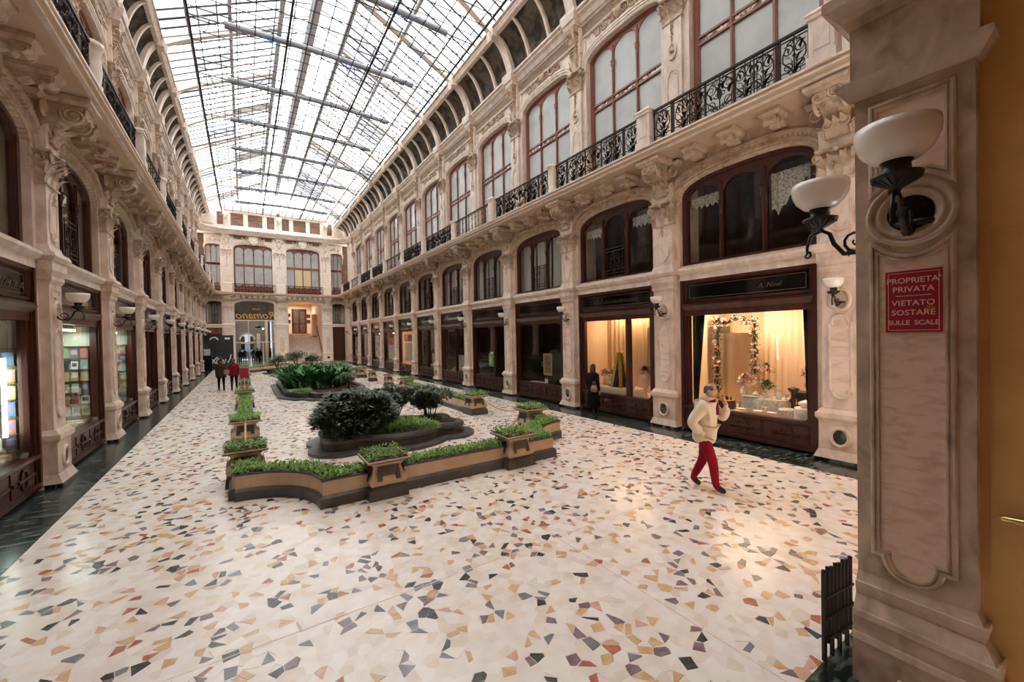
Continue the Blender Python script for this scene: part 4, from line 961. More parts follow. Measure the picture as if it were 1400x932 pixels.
# ------------------------------------------------------------------ suspended safety net under the glass
NZ = 14.6
XC = 3.36
net = thing('safety_net','fine wire safety net with blue cords hung under the glass roof','safety net',(XC,24,NZ))
NYa, NYb = -20.0, 22.2
m = MB()
for i in range(-8,8):
    x = .6*i+.3
    if abs(x)<4.8: m.box(x-.017,x+.017,NYa,NYb,-.01,.01)
k = 0
y = NYa
while y<=NYb+.01: m.box(-4.8,4.8,y-.017,y+.017,-.01,.01); y += PIT/6
tag(m.build('net_wires',[WIRE],net),kind='stuff')
for x in (-4.8,-1.6,1.6,4.8): MB().box(x-.04,x+.04,NYa,NYb,-.03,.03).build('main_cable',[WIRE],net)
tb = MB().tube([(-4.8,0,0),(-3.6,0,.03)],.03,6).tube([(3.6,0,.03),(4.8,0,0)],.03,6).tube([(-3.7,0,.04),(-1.2,0,.14),(0,0,.16),(1.2,0,.14),(3.7,0,.04)],.12,8).mesh('tie_bar',[GREYP])
for n in range(0,NP-1): put(tb,'tie_bar',net,(0,pu(n)-24,.02))
rb = random.Random(4); m = MB()
for n in range(150):
    x0 = rb.uniform(-4.4,4.4); y0 = rb.choice([pu(rb.randrange(0,11))-24]*2+[rb.uniform(NYa,NYb)]); L = rb.uniform(.4,1.5); a = rb.choice((0,0,PI,PI/2,rb.uniform(0,6)))+rb.uniform(-.4,.4)
    pts = [(x0+L*t*math.cos(a), y0+L*t*math.sin(a)+.1*math.sin(5*t), .06-.5*L*t*(1-t)+rb.uniform(-.02,.02)) for t in [i/6 for i in range(7)]]
    m.tube(pts,.016,4)
for x in (-3.2,0,3.2): m.tube([(x+.02*math.sin(y_*1.7),y_,-.02) for y_ in [NYa+i*.8 for i in range(53)]],.007,4)
tag(m.build('blue_cords',[BLUE],net),kind='stuff')
m = MB()
for n in range(0,11):
    for x in (-3.2,-1.6,0,1.6,3.2): m.box(x-.007,x+.007,pu(n)-24-.007,pu(n)-24+.007,.1,slope(abs(x))-NZ if abs(x)>LW else LZ-NZ)
tag(m.build('hanger_rods',[WIRE],net),kind='stuff')

# ------------------------------------------------------------------ near pier on the right
PX, PYa, PYb = 3.85, .567, 1.172
PYC, PHW = (PYa+PYb)/2, (PYb-PYa)/2
trim_3 = tag(put(None,'trim_3',None,(PX,PYC,0),PI/2),'near marble pier with stacked mouldings at the right edge','','','structure') if False else tag(put(None,'trim_3',None,(PX,PYC,0),PI/2),'near veined marble pier at the right edge of the view',kind='structure')
PIERM = mat('veined_pier_marble',(.62,.48,.37),(.30,.215,.15),5.,.36,.12,18,lo=.38,hi=.7,stretch=(1,1,.7),detail=10)
PIERP = mat('pier_panel_marble',(.74,.55,.44),(.50,.27,.15),7.,.38,0,lo=.47,hi=.82,stretch=(1,1,2.4),detail=10)
m = MB(); DP = -.82
m.box(-PHW,PHW,DP,0,.75,4.28)
def tier(z0,z1,e0,e1,fr=None):      # moulding that runs round three faces
    m.add([(-PHW-e0,DP-e0,z0),(PHW+(e0 if z0>2 else .002),DP-e0,z0),(PHW+(e0 if z0>2 else .002),e0,z0),(-PHW-e0,e0,z0),(-PHW-e1,DP-e1,z1),(PHW+(e1 if z0>2 else .002),DP-e1,z1),(PHW+(e1 if z0>2 else .002),e1,z1),(-PHW-e1,e1,z1)],[(0,3,2,1),(4,5,6,7),(0,1,5,4),(1,2,6,5),(2,3,7,6),(3,0,4,7)])
for t in ((-.3,.33,.115,.115),(.33,.37,.135,.125),(.37,.49,.10,.10),(.49,.53,.115,.105),(.53,.63,.09,.03),(.63,.67,.04,.045),(.67,.715,.05,.05),(.715,.78,.03,.0)): tier(*t)
for t in ((4.27,4.31,.02,.05),(4.31,4.36,.05,.085),(4.36,4.40,.09,.09),(4.40,4.80,.02,.02),(4.80,4.86,.03,.06),(4.86,4.96,.06,.14),(4.96,5.03,.15,.15),(5.03,5.62,.05,.05)): tier(*t)
m.build('pier_body',[PIERM],trim_3)
PR = [(-.035,0),(-.035,.012),(-.025,.022),(-.012,.022),(-.008,.010),(.0,.010),(.004,.018),(.014,.018),(.02,.004),(.02,-.002)]
def shp(*p): return list(p)
# lower panel: foot with a rounded tongue, head cut by the round recess
pn = []
for i in range(13): a = PI*.80-PI*.60*i/12; pn.append((.29*math.cos(a)*.78, 3.385-.305*math.sin(a)*1.0))
HWP = .185
lowp = [(-HWP,.98)]+[(-HWP,3.16)]+[(x,z) for x,z in [(-HWP+2*HWP*i/12, 3.16-.085*(1-((i-6)/6)**2)) for i in range(1,12)]]+[(HWP,3.16),(HWP,.98)]+[(.13,.98),(.13,.95)]+[(.12*math.cos(a),.93+.10*math.sin(a)) for a in [-PI*i/10 for i in range(1,10)]]+[(-.13,.95),(-.13,.98)]
MB().sweep(lowp,PR,'y',True).build('panel_moulding',[PIERM],trim_3)
MB().prism([(x*.92,z+(.02 if z<1.1 else -.015)) for x,z in lowp],.001,.004,'y').build('inset_panel',[PIERP],trim_3)
upp = [(-HWP,3.60),(-HWP,4.17),(HWP,4.17),(HWP,3.60)]+[(HWP-2*HWP*i/12, 3.60+.085*(1-((i-6)/6)**2)) for i in range(1,12)]
MB().sweep(upp,PR,'y',True).build('panel_moulding',[PIERM],trim_3)
MB().prism([(x*.92,z+(.015 if z<3.8 else -.015)) for x,z in upp],.001,.004,'y').build('inset_panel',[PIERP],trim_3)
MB().sweep(oval(0,3.385,.215,.205,40),[(-.02,0),(-.02,.022),(-.005,.034),(.012,.022),(.018,.008),(.034,.008),(.04,.022),(.055,.022),(.07,.006),(.1,.0)],'y',True,0,True).build('round_moulding',[PIERM],trim_3)
MB().prism(oval(0,3.385,.122,.118,30),.001,.006,'y').build('dark_disc',[mat('black_marble_disc',(.008,.007,.007),(.05,.045,.045),6,.12,lo=.6,hi=.85)],trim_3)
# ochre wall behind the pier, with the brass handle of its door
MB().box(PX+.09,PX+.4,-3.5,PYa+.02,0,5.7).build('ochre_wall',[YELLOW],trim_3 if False else wall_near)
dr = tag(put(None,'door_4',None,(PX+.09,-.3,.95),PI/2),'ochre painted door beside the near pier',kind='structure')
MB().box(-.6,.82,.0,.012,.0,2.25).build('leaf',[YELLOW],dr)
h = MB(); h.tube([(.60,.012,.475),(.60,.07,.475)],.02,10); h.tube([(.78,.075,.47),(.76,.08,.472),(.66,.082,.475),(.56,.08,.475),(.40,.076,.47)],[.006,.021,.024,.022,.02],12)
h.box(.57,.63,.012,.026,.30,.53); h.tube([(.60,.02,.37),(.60,.055,.37)],.024,10); h.tube([(.60,.055,.40),(.60,.065,.33),(.60,.06,.29)],[.022,.018,.006],10)
h.build('handle',[BRASS],dr)
# notice
sg = thing('notice_sign','red enamel notice forbidding stopping on the stairs, on the pier','sign',(PX-.006,.857,2.78),PI/2)
REDP = mat('red_enamel',(.36,.008,.03),(.31,.007,.026),2,.4)
PALE = mat('pale_lettering',(.72,.50,.38),rough=.6)
plate = MB().box(-.143,.143,0,.006,-.213,.213).build('plate',[REDP],sg)
MB().sweep([(-.127,-.197),(-.127,.197),(.127,.197),(.127,-.197)],[(-.0015,.006),(-.0015,.0068),(.0015,.0068),(.0015,.006)],'y',True).build('border',[PALE],sg)
MB().box(-.09,.09,.006,.007,.037,.041).build('rule',[PALE],sg)
for txt,z,size,sp in (("PROPRIETA'",.143,.052,1.0),('PRIVATA',.082,.052,1.05),('VIETATO',-.012,.052,1.05),('SOSTARE',-.078,.052,1.05),('SULLE  SCALE',-.147,.045,.95)):
    me = text_mesh(txt,size,PALE,.0004,0,.0006,sp); put(me,'lettering',plate,(0,.0066,z),PI)
m = MB()
for k in range(9): a = k*.7; m.tube([(-.085+.004*k*math.cos(a),.0068,-.05),( -.085+.022*math.cos(a),.0068,-.05+.024*math.sin(a))],.0022,4)
m.build('scratch',[mat('orange_rust',(.55,.20,.06),rough=.7)],sg)
# two large lamps on the pier
wall_lamp(Matrix.Translation((PX,.85,3.33))@Matrix.Rotation(PI/2,4,'Z'),'large unlit white bowl lamp above the red notice on the near pier',1.0)
wall_lamp(Matrix.Translation((4.25,PYb,3.33))@Matrix.Rotation(0,4,'Z'),'large unlit white bowl lamp just beyond the edge of the near pier',1.0)
# folding barrier of black bars
ga = thing('folding_gate','low black iron folding gate standing beside the near pier','gate',(3.76,1.36,0),math.atan2(-.05,.42))
for i in range(8):
    x = .055*i; MB().box(x-(.011 if i else .016),x+(.011 if i else .016),-.012,.012,.0+(.0 if i%2==0 else .12),.70+.012*(i%2)).lathe([(.016,0),(.018,.012),(0,.02)],6,(x,0,.70+.012*(i%2))).build('bar',[IRONB],ga)
for z in (.18,.34,.50): MB().box(-.01,.40,-.022,-.014,z-.01,z+.01).build('scissor_link',[IRONB],ga)
# ------------------------------------------------------------------ garden: stone troughs, pots, raised beds
GC, GM = 3.22, 23.75
rg = random.Random(21)
def leaf_card(m, p, ln, wd, az, el, mi=0, fold=.3):
    d = Vector((math.cos(az)*math.cos(el), math.sin(az)*math.cos(el), math.sin(el))); sd = Vector((-math.sin(az), math.cos(az), 0)); up = d.cross(sd)*-1
    p = Vector(p); a = p; b = p+d*ln; c = p+d*ln*.5
    m.add([a, c+sd*wd*.5+up*wd*fold, b, c-sd*wd*.5+up*wd*fold, c], [(0,4,1),(4,2,1),(0,3,4),(4,3,2)], mi)
def ground_cover(poly_pts, n, z, h, r, size=.05):
    m = MB()
    for i in range(n):
        x, y = poly_pts(r); zz = z+h*r.random()**.8; leaf_card(m,(x,y,zz),size*r.uniform(.7,1.3),size*r.uniform(.5,.8),r.uniform(0,2*PI),r.uniform(-.2,1.1))
    return m
def trough(label, path, closed=False, wd=.42, group='stone troughs of ground cover', dens=900):
    t = thing('stone_trough',label,'planter',(path[0][0],path[0][1],0),0,group)
    P = [(x-path[0][0],y-path[0][1]) for x,y in path]
    MB().sweep(P,[(.05,0),(.05,.15),(.0,.19),(-wd,.19),(-wd-.05,.15),(-wd-.05,0)],'z').build('plinth',[GREYST],t)
    MB().sweep(P,[(0,.19),(0,.40),(-.05,.40),(-.05,.36),(-wd+.05,.36),(-wd+.05,.40),(-wd,.40),(-wd,.19)],'z').build('body',[TANST],t)
    MB().sweep(P,[(.012,.40),(.012,.425),(-.05,.425),(-.05,.40)],'z').sweep(P,[(-wd+.05,.40),(-wd+.05,.425),(-wd-.012,.425),(-wd-.012,.40)],'z').build('rim',[GREYST],t)
    MB().sweep(P,[(-.05,.36),(-.05,.385),(-wd+.05,.385),(-wd+.05,.36)],'z').build('soil',[SOIL],t)
    seg = []; L = 0
    for a,b in zip(P[:-1],P[1:]):
        l = math.hypot(b[0]-a[0],b[1]-a[1]); seg.append((L,a,b,l)); L += l
    def smp(r):
        s_ = r.random()*L
        for q in seg:
            if q[0]<=s_<=q[0]+q[3]: break
        _,a,b,l = q; u = (s_-q[0])/l; nx,ny = (b[1]-a[1])/l,-(b[0]-a[0])/l; o = -r.uniform(.02,wd-.02)
        return a[0]+(b[0]-a[0])*u+nx*o, a[1]+(b[1]-a[1])*u+ny*o
    tag(ground_cover(smp,int(L*dens),.37,.13,rg,.055).build('leaves',[LEAF],t),kind='stuff')
    return t
def arcpts(cx,cy,r,a0,a1,n=9): return [(cx+r*math.cos(a0+(a1-a0)*i/n), cy+r*math.sin(a0+(a1-a0)*i/n)) for i in range(n+1)]
fp = arcpts(GC-3.40,6.87,1.14,PI/2,0)+arcpts(GC+3.40,6.87,1.14,PI,PI/2)
trough('long tan trough with scooped corners, full of leaves, across the near end of the garden',fp,dens=1100)
trough('tan stone trough with scooped corners across the far end of the garden, before the cafe',[(x,2*GM-y) for x,y in fp][::-1],dens=300)
for sx,s_ in ((-1,'left'),(1,'right')):
    for y0,y1,ds,wh in ((12.5,18.95,900,'near'),(28.5,35.0,260,'far')):
        x = GC+sx*3.24
        trough(f'straight tan trough of green leaves on the {wh} {s_} side of the garden',[(x+.19,y0),(x+.19,y1)],wd=.38,dens=ds)
    # short return between the scooped corner and the first pot
    trough(f'short tan trough of leaves at the {s_} near corner of the garden',[(GC+sx*3.24+.2,8.06),(GC+sx*3.24+.2,8.76)],wd=.4,dens=900)
# square vase-shaped pots
def potmesh():
    b = MB(); pr = [(.20,.24),(.225,.285),(.28,.305),(.34,.29),(.41,.245),(.48,.225),(.54,.235),(.575,.27)]
    for (z0,a0),(z1,a1) in zip(pr[:-1],pr[1:]): b.fru(z0,z1,a0,a0,a1,a1)
    return b
POT_B = potmesh().mesh('body',[TANST]); POT_P = MB().fru(0,.16,.32,.32,.30,.30).fru(.16,.2,.28,.28,.26,.26).mesh('plinth',[GREYST])
POT_R = MB().fru(.575,.60,.28,.28,.335,.335).fru(.60,.635,.345,.345,.345,.345).mesh('rim',[TANST]); POT_RD = MB().fru(.590,.612,.338,.338,.350,.350).mesh('rim_band',[GREYST])
POT_S = MB().box(-.32,.32,-.32,.32,.60,.640).mesh('soil',[SOIL])
def panel_pts(y): return [(-.17,.52),(.17,.52),(.19,.30),(.11,.30),(.10,.37),(-.10,.37),(-.11,.30),(-.19,.30)]
POT_D = MB().add([(x,-(.235+max(0,.46-z)*.42)-.012-(.012 if z>.5 else 0),z) for x,z in panel_pts(0)],[tuple(range(8))]).mesh('dark_panel',[GREYST])
def pot(x, y, label, grass=True, s=1., leaves=420):
    t = thing('stone_pot',label,'planter',(x,y,0),0,'square stone pots'); t.scale = (s,s,1)
    put(POT_P,'plinth',t); put(POT_B,'body',t); put(POT_R,'rim',t); put(POT_RD,'rim_band',t); put(POT_S,'soil',t)
    for k in range(4): put(POT_D,'dark_panel',t,(0,0,0),k*PI/2)
    if grass: tag(ground_cover(lambda r:(r.uniform(-.33,.33),r.uniform(-.33,.33)),leaves,.62,.12,rg,.055).build('leaves',[LEAF],t),kind='stuff')
    return t
pot(GC-1.3,6.96,'leafy tan stone pot built into the near trough, nearer the viewer on the left half'); pot(GC+1.3,6.96,'leafy tan stone pot built into the near trough, on its right half')
for sx,s_ in ((-1,'left'),(1,'right')):
    x = GC+sx*3.24
    pot(x,9.05,f'leafy tan stone pot at the {s_} near corner of the garden'); pot(x,12.25,f'leafy tan stone pot at the near end of the long {s_} trough'); pot(x,19.2,f'leafy tan stone pot at the far end of the long {s_} trough',True,1.,260)
    pot(x,22.1,f'bare tan stone pot, nearer of the two in the gap on the {s_} side',False,.72); pot(x,25.4,f'bare tan stone pot, farther of the two in the gap on the {s_} side',False,.72)
    pot(x,28.3,f'leafy tan stone pot beyond the gap on the {s_} side',True,1.,200); pot(x,35.25,f'leafy tan stone pot at the far end of the far {s_} trough',True,1.,150); pot(x,38.45,f'leafy tan stone pot at the {s_} far corner of the garden',True,1.,150)
pot(GC-1.3,2*GM-6.96,'leafy tan pot built into the far trough, left half',True,1.,150); pot(GC+1.3,2*GM-6.96,'leafy tan pot built into the far trough, right half',True,1.,150)
ROPE = mat('tan_rope',(.62,.42,.24),(.5,.32,.16),60,.9)
for sx,s_ in ((-1,'left'),(1,'right')):
    for y0,y1,wh in ((9.33,11.95,'nearest'),(19.5,21.88,'second'),(22.32,25.18,'third'),(25.62,28.0,'fourth')):
        x = GC+sx*(3.24 if sx<0 else 3.3)
        tag(MB().tube([(x,y0+(y1-y0)*i/14,.60-1.1*(i/14)*(1-i/14)*(.28*4/1.1*.9)) for i in range(15)],.022,6).build('barrier_rope',[ROPE]),f'sagging tan rope between two pots, {wh} on the {s_} side','rope')
rs = thing('red_placard','red placard on a thin pole in the bare pot at the left gap','sign',(GC-3.24,22.1,.6))
MB().box(-.165,.165,-.012,.012,.33,.75).build('board',[REDP],rs); MB().tube([(0,.02,-.02),(0,.02,.7)],.012,6).build('pole',[CREAMP],rs)
# raised beds
def bed(label, outline, cx, cy, z1=.36, grass=None):
    t = thing('raised_bed',label,'flower bed',(cx,cy,0))
    O = [(x-cx,y-cy) for x,y in outline]
    def inset(d):
        out = []; n = len(O)
        for i in range(n):
            a,b,c = O[i-1],O[i],O[(i+1)%n]
            n1 = Vector((b[1]-a[1],a[0]-b[0])).normalized(); n2 = Vector((c[1]-b[1],b[0]-c[0])).normalized(); q = (n1+n2); q = q/max(.6,1+n1.dot(n2)); out.append((b[0]-q.x*d,b[1]-q.y*d))
        return out
    MB().prism(O,0,.075,'z').build('base_step',[GREYST],t)
    I1 = inset(.30); k = len(O)
    MB().sweep(I1,[(0,.075),(0,.20),(.035,.24),(.035,.30),(0,z1),(-.16,z1),(-.2,z1-.05),(-.2,.075)],'z',True).build('stone_kerb',[GREYST],t)
    MB().prism(inset(.48),.075,z1-.07,'z').build('soil',[SOIL],t)
    return t
def star(cx, cy, circles, n=96, ph=0):
    out = []
    for i in range(n):
        a = 2*PI*i/n; best = .3
        for x,y,r in circles:
            dx,dy = x-cx,y-cy; b = dx*math.cos(a)+dy*math.sin(a); q = b*b-(dx*dx+dy*dy-r*r)
            if q>=0: best = max(best,b+math.sqrt(q))
        out.append((cx+best*math.cos(a),cy+best*math.sin(a)))
    return out
b1 = star(3.2,10.55,[(3.2,10.6,1.5),(1.84,10.2,.70),(4.52,10.12,.68),(1.9,11.0,.7),(4.5,11.0,.7)],120)
bed('lobed dark stone bed with glossy shrubs at the near end of the garden',b1,3.2,10.55)
o2 = [(1.18,20.8),(1.73,19.5),(2.10,19.5)]+[(3.2+1.12*math.sin(a),19.55-1.0*math.cos(a)) for a in [-1.3+2.6*i/12 for i in range(13)]]+[(4.3,19.5),(4.68,19.5),(5.2,20.8)]
o2 = o2+[(x,2*GM-y) for x,y in o2[::-1]]
bed('long dark stone bed of strap-leaved plants in the middle of the garden',o2,3.2,GM,.30)
bed('lobed dark stone bed of olive shrubs at the far end of the garden',star(3.2,36.9,[(3.2,36.9,1.6),(2.12,37,1.0),(4.28,37,.95)]),3.2,36.9)
def shrub(name, x, y, z, rx, ry, h, n, mt, label, grp, size=.10, stems=7, thin=0.):
    t = thing(name,label,'shrub',(x,y,z),0,grp); r = random.Random(int(x*100+y*10)); m = MB(); tips = []
    for i in range(stems):
        a = r.uniform(0,2*PI); q = r.uniform(.3,.85); e = (rx*q*math.cos(a),ry*q*math.sin(a),h*r.uniform(.55,.9)); tips.append(e)
        m.tube([(.1*math.cos(a),.1*math.sin(a),-.05),(e[0]*.5,e[1]*.5,e[2]*.55),e],[.022,.014,.006],5)
    m.build('stems',[STEM],t)
    f = MB(); blobs = [(e[0]*.8,e[1]*.8,e[2]*.85,r.uniform(.22,.36)*max(rx,ry)) for e in tips]+[(0,0,h*.55,.55*min(rx,ry)),(0,0,h*.8,.35*min(rx,ry))]+([(.55*rx*math.cos(k*.7),.5*ry*math.sin(k*.7),h*(.25+.1*(k%3)),.42*rx) for k in range(9)] if n>6000 else [])
    for i in range(n):
        bx,by,bz,br = r.choice(blobs); th = r.uniform(0,2*PI); ph = math.acos(r.uniform(-.6,1)); q = br*(.55+.5*r.random()**.5)
        nx,ny,nz = math.sin(ph)*math.cos(th),math.sin(ph)*math.sin(th),math.cos(ph); p = (bx+q*nx,by+q*ny,max(.02,bz+q*nz*.8))
        leaf_card(f,p,size*r.uniform(.7,1.2),size*r.uniform(.35,.5),th+r.uniform(-.7,.7),r.uniform(-.5,.6))
    tag(f.build('leaves',[mt],t),kind='stuff'); return t
shrub('glossy_shrub',2.25,10.55,.3,1.02,.95,1.0,11000,LEAFD,'largest dark glossy shrub, filling the left lobe of the near bed','shrubs in the near bed',.145,14)
shrub('glossy_shrub',3.4,11.35,.3,.72,.6,1.05,3800,LEAFD,'leggy dark shrub in the middle back of the near bed','shrubs in the near bed',.11,9)
shrub('glossy_shrub',4.3,10.9,.3,.74,.66,.98,5000,LEAFD,'compact dark shrub in the right lobe of the near bed','shrubs in the near bed',.11,10)
t = thing('fern_clump','bright green feathery clump at the front of the near bed','plant',(3.35,9.95,.29)); m = MB(); r = random.Random(8)
for i in range(1900):
    a = r.uniform(0,2*PI); q = .75*r.random()**.5; leaf_card(m,(q*math.cos(a)*1.15,q*math.sin(a)*.62,.02+.3*(1-(q/.75)**2)*r.uniform(.3,1)),.09*r.uniform(.6,1.2),.028,a+r.uniform(-.6,.6),r.uniform(0,1.2))
tag(m.build('leaves',[LEAF],t),kind='stuff')
# strap-leaved clumps in the middle bed
def strap(name, x, y, z, n, h, spread, label, seed):
    t = thing(name,label,'plant',(x,y,z),0,'strap-leaved clumps in the middle bed'); r = random.Random(seed); m = MB()
    for i in range(n):
        a = r.uniform(0,2*PI); L = h*r.uniform(.7,1.15); lean = r.uniform(.3,1.)**.8*spread; w = r.uniform(.065,.10); bx,by = r.uniform(-.35,.35),r.uniform(-.35,.35); rows = []
        for k in range(6):
            t_ = k/5; ww = w*math.sin(PI*min(1,.12+t_*.88))**.7 if t_<1 else .004; o = lean*t_**1.7; zz = L*(t_-.32*t_**3*lean/ max(.3,spread))
            px,py = bx+o*math.cos(a),by+o*math.sin(a); sx,sy = -math.sin(a),math.cos(a)
            rows.append([(px-sx*ww,py-sy*ww,zz+.02),(px,py,zz),(px+sx*ww,py+sy*ww,zz+.02)])
        m.grid(rows)
    tag(m.build('leaves',[LEAFA],t),kind='stuff'); return t
k = 0
for x,y,w_ in ((2.3,21.0,'front left'),(3.25,20.9,'front middle'),(4.05,21.6,'front right'),(1.95,22.3,'second row left'),(2.9,22.5,'second row middle'),(3.9,23.0,'second row right'),(2.2,24.0,'third row left'),(3.2,24.2,'third row middle'),(4.3,24.4,'third row right'),(2.6,25.8,'back left'),(3.7,26.0,'back right')):
    strap('strap_leaf_plant',x,y+.75,.25,115,1.05,.95,f'dark green strap-leaved clump, {w_} of the middle bed',k); k += 1
shrub('spindly_bush',3.95,20.2,.25,.45,.42,.85,800,LEAFO,'small pale spindly bush at the right front of the middle bed','small bushes',.12,8)
t = thing('moss_patch','low bright moss patch at the left front edge of the middle bed','plant',(2.0,20.5,.29))
tag(ground_cover(lambda r:(r.uniform(-.4,.5),r.uniform(-.45,.3)),700,0,.1,rg,.06).build('leaves',[LEAF],t),kind='stuff')
shrub('olive_shrub',2.2,36.6,.3,.9,.9,1.2,1800,LEAFO,'left rounded olive shrub in the far bed','shrubs in the far bed',.14,9)
shrub('olive_shrub',3.6,37.0,.3,1.0,.9,1.45,2000,LEAFO,'middle rounded olive shrub in the far bed','shrubs in the far bed',.14,9)
shrub('olive_shrub',4.7,36.8,.3,.7,.7,1.2,1300,LEAFO,'right rounded olive shrub in the far bed','shrubs in the far bed',.14,8)
# ------------------------------------------------------------------ people
LIPS = mat('lips',(.36,.13,.11),rough=.5)
SKIN = mat('skin',(.55,.30,.21),(.48,.25,.17),6,.5)
HAIRG = mat('grey_hair',(.16,.13,.11),(.09,.075,.065),20,.7); HAIRD = mat('dark_hair',(.03,.02,.015),rough=.6)
CREAMC = mat('cream_jacket',(.74,.63,.47),(.66,.55,.40),3,.75,.15,14); MAROON = mat('maroon_wool',(.20,.012,.025),(.15,.01,.02),4,.85); WINE = mat('wine_trousers',(.27,.010,.028),(.22,.008,.02),4,.8,.1,14)
BLACKC = mat('black_cloth',(.005,.0045,.005),(.009,.008,.009),5,.85); BROWNC = mat('brown_coat',(.055,.032,.018),(.035,.02,.012),4,.85); SHOE = mat('black_leather',(.012,.009,.008),rough=.35)
TANL = mat('tan_leather',(.26,.13,.06),rough=.5); GREENC = mat('olive_coat',(.05,.055,.03),rough=.85); DENIM = mat('dark_denim',(.025,.03,.05),rough=.85)

def skin_mesh(J, E_, root, sub=1, name='body'):
    ks = list(J); me = bpy.data.meshes.new(name); me.from_pydata([J[k][0] for k in ks],[(ks.index(a),ks.index(b)) for a,b in E_],[])
    o = bpy.data.objects.new('tmp_body',me); COL.objects.link(o); md = o.modifiers.new('skin','SKIN'); md.use_smooth_shade = True
    if not me.skin_vertices: return None
    for i,k in enumerate(ks):
        d = me.skin_vertices[0].data[i]; r = J[k][1]; d.radius = (r,r) if not isinstance(r,tuple) else r; d.use_root = (k==root)
    s_ = o.modifiers.new('sub','SUBSURF'); s_.levels = sub; s_.render_levels = sub
    dg = bpy.context.evaluated_depsgraph_get(); dg.update()
    out = bpy.data.meshes.new_from_object(o.evaluated_get(dg)); out.name = name
    bpy.data.objects.remove(o); return out
def head_mesh(me, hp, n=22, k=16):
    """skull, jaw, brow and nose added to the body's own mesh; hp = centre, looking along +y"""
    vs, fs = [], []; o = len(me.vertices)
    for i in range(k+1):
        th = PI*i/k
        for j in range(n):
            a = 2*PI*j/n; x,y,z = math.sin(th)*math.cos(a), math.sin(th)*math.sin(a), math.cos(th)
            rx,ry,rz = .077,.097,.120; X,Y,Z = x*rx,y*ry,z*rz
            if z<0: X *= 1-.30*(-z)**1.4; Y = Y*(1-.10*(-z))+.016*(-z)
            if y>0:
                Y *= .95; Y += .030*math.exp(-((x/.17)**2+((z+.16)/.17)**2)) + .007*math.exp(-((x/.5)**2+((z-.26)/.12)**2)) + .008*math.exp(-((x/.25)**2+((z+.52)/.14)**2)) + .010*math.exp(-((x/.3)**2+((z+.86)/.2)**2))
                for sx in (-.42,.42): Y -= .010*math.exp(-(((x-sx)/.17)**2+((z-.06)/.10)**2))
            else: Y *= 1.04
            vs.append((hp[0]+X,hp[1]+Y,hp[2]+Z))
    for i in range(k):
        for j in range(n): fs.append((i*n+j,(i+1)*n+j,(i+1)*n+(j+1)%n,i*n+(j+1)%n))
    old_v = [tuple(v.co) for v in me.vertices]; old_f = [tuple(p.vertices) for p in me.polygons]; mi = [p.material_index for p in me.polygons]; mats = list(me.materials)
    out = bpy.data.meshes.new('body'); out.from_pydata(old_v+vs,[],old_f+[tuple(q+o for q in f) for f in fs])
    for m in mats: out.materials.append(m)
    out.polygons.foreach_set('material_index',mi+[0]*len(fs)); out.polygons.foreach_set('use_smooth',[True]*len(out.polygons)); out.update(); return out
def seg_dist(p,a,b):
    ab = b-a; t = max(0,min(1,(p-a).dot(ab)/max(1e-9,ab.length_squared))); return (p-(a+ab*t)).length
def paint(me, J, zones, mats):
    """material by nearest bone: zones = {(a,b): index}"""
    me.materials.clear()
    for m in mats: me.materials.append(m)
    Z = [(Vector(J[a][0]),Vector(J[b][0]),i,(rad(J[a][1])+rad(J[b][1]))/2) for (a,b),i in zones.items()]
    for p in me.polygons:
        c = p.center; p.material_index = min(Z,key=lambda z:seg_dist(c,z[0],z[1])-z[3]*.9)[2]; p.use_smooth = True
def rad(r): return r if not isinstance(r,tuple) else sum(r)/2
BASE = {'pelvis':((0,0,.94),(.15,.115)),'waist':((0,0,1.08),(.145,.11)),'chest':((0,.0,1.27),(.165,.12)),'upchest':((0,0,1.41),(.12,.09)),'neck':((0,.01,1.50),.056),'jaw':((0,.02,1.60),.045),'head':((0,.025,1.645),(.080,.094)),'crown':((0,.01,1.715),(.066,.078)),
 'sl':((-.18,0,1.405),.068),'el':((-.22,-.02,1.13),.046),'wl':((-.22,.04,.88),.032),'hl':((-.22,.06,.80),.036),'sr':((.18,0,1.405),.068),'er':((.22,-.02,1.13),.046),'wr':((.22,.04,.88),.032),'hr':((.22,.06,.80),.036),
 'pl':((-.09,0,.88),.098),'kl':((-.10,.02,.50),.064),'al':((-.10,-.02,.095),.042),'tl':((-.10,.13,.035),.036),'pr':((.09,0,.88),.098),'kr':((.10,.02,.50),.064),'ar':((.10,-.02,.095),.042),'tr':((.10,.13,.035),.036)}
EDG = [('pelvis','waist'),('waist','chest'),('chest','upchest'),('upchest','neck'),('neck','jaw')]+[(a+s,b+s) for s in 'lr' for a,b in (('s','e'),('e','w'),('w','h'),('p','k'),('k','a'),('a','t'))]+[('upchest','sl'),('upchest','sr'),('pelvis','pl'),('pelvis','pr')]
FING = [(-.030,.072,.0085),(-.010,.084,.009),(.010,.080,.009),(.029,.062,.0075)]
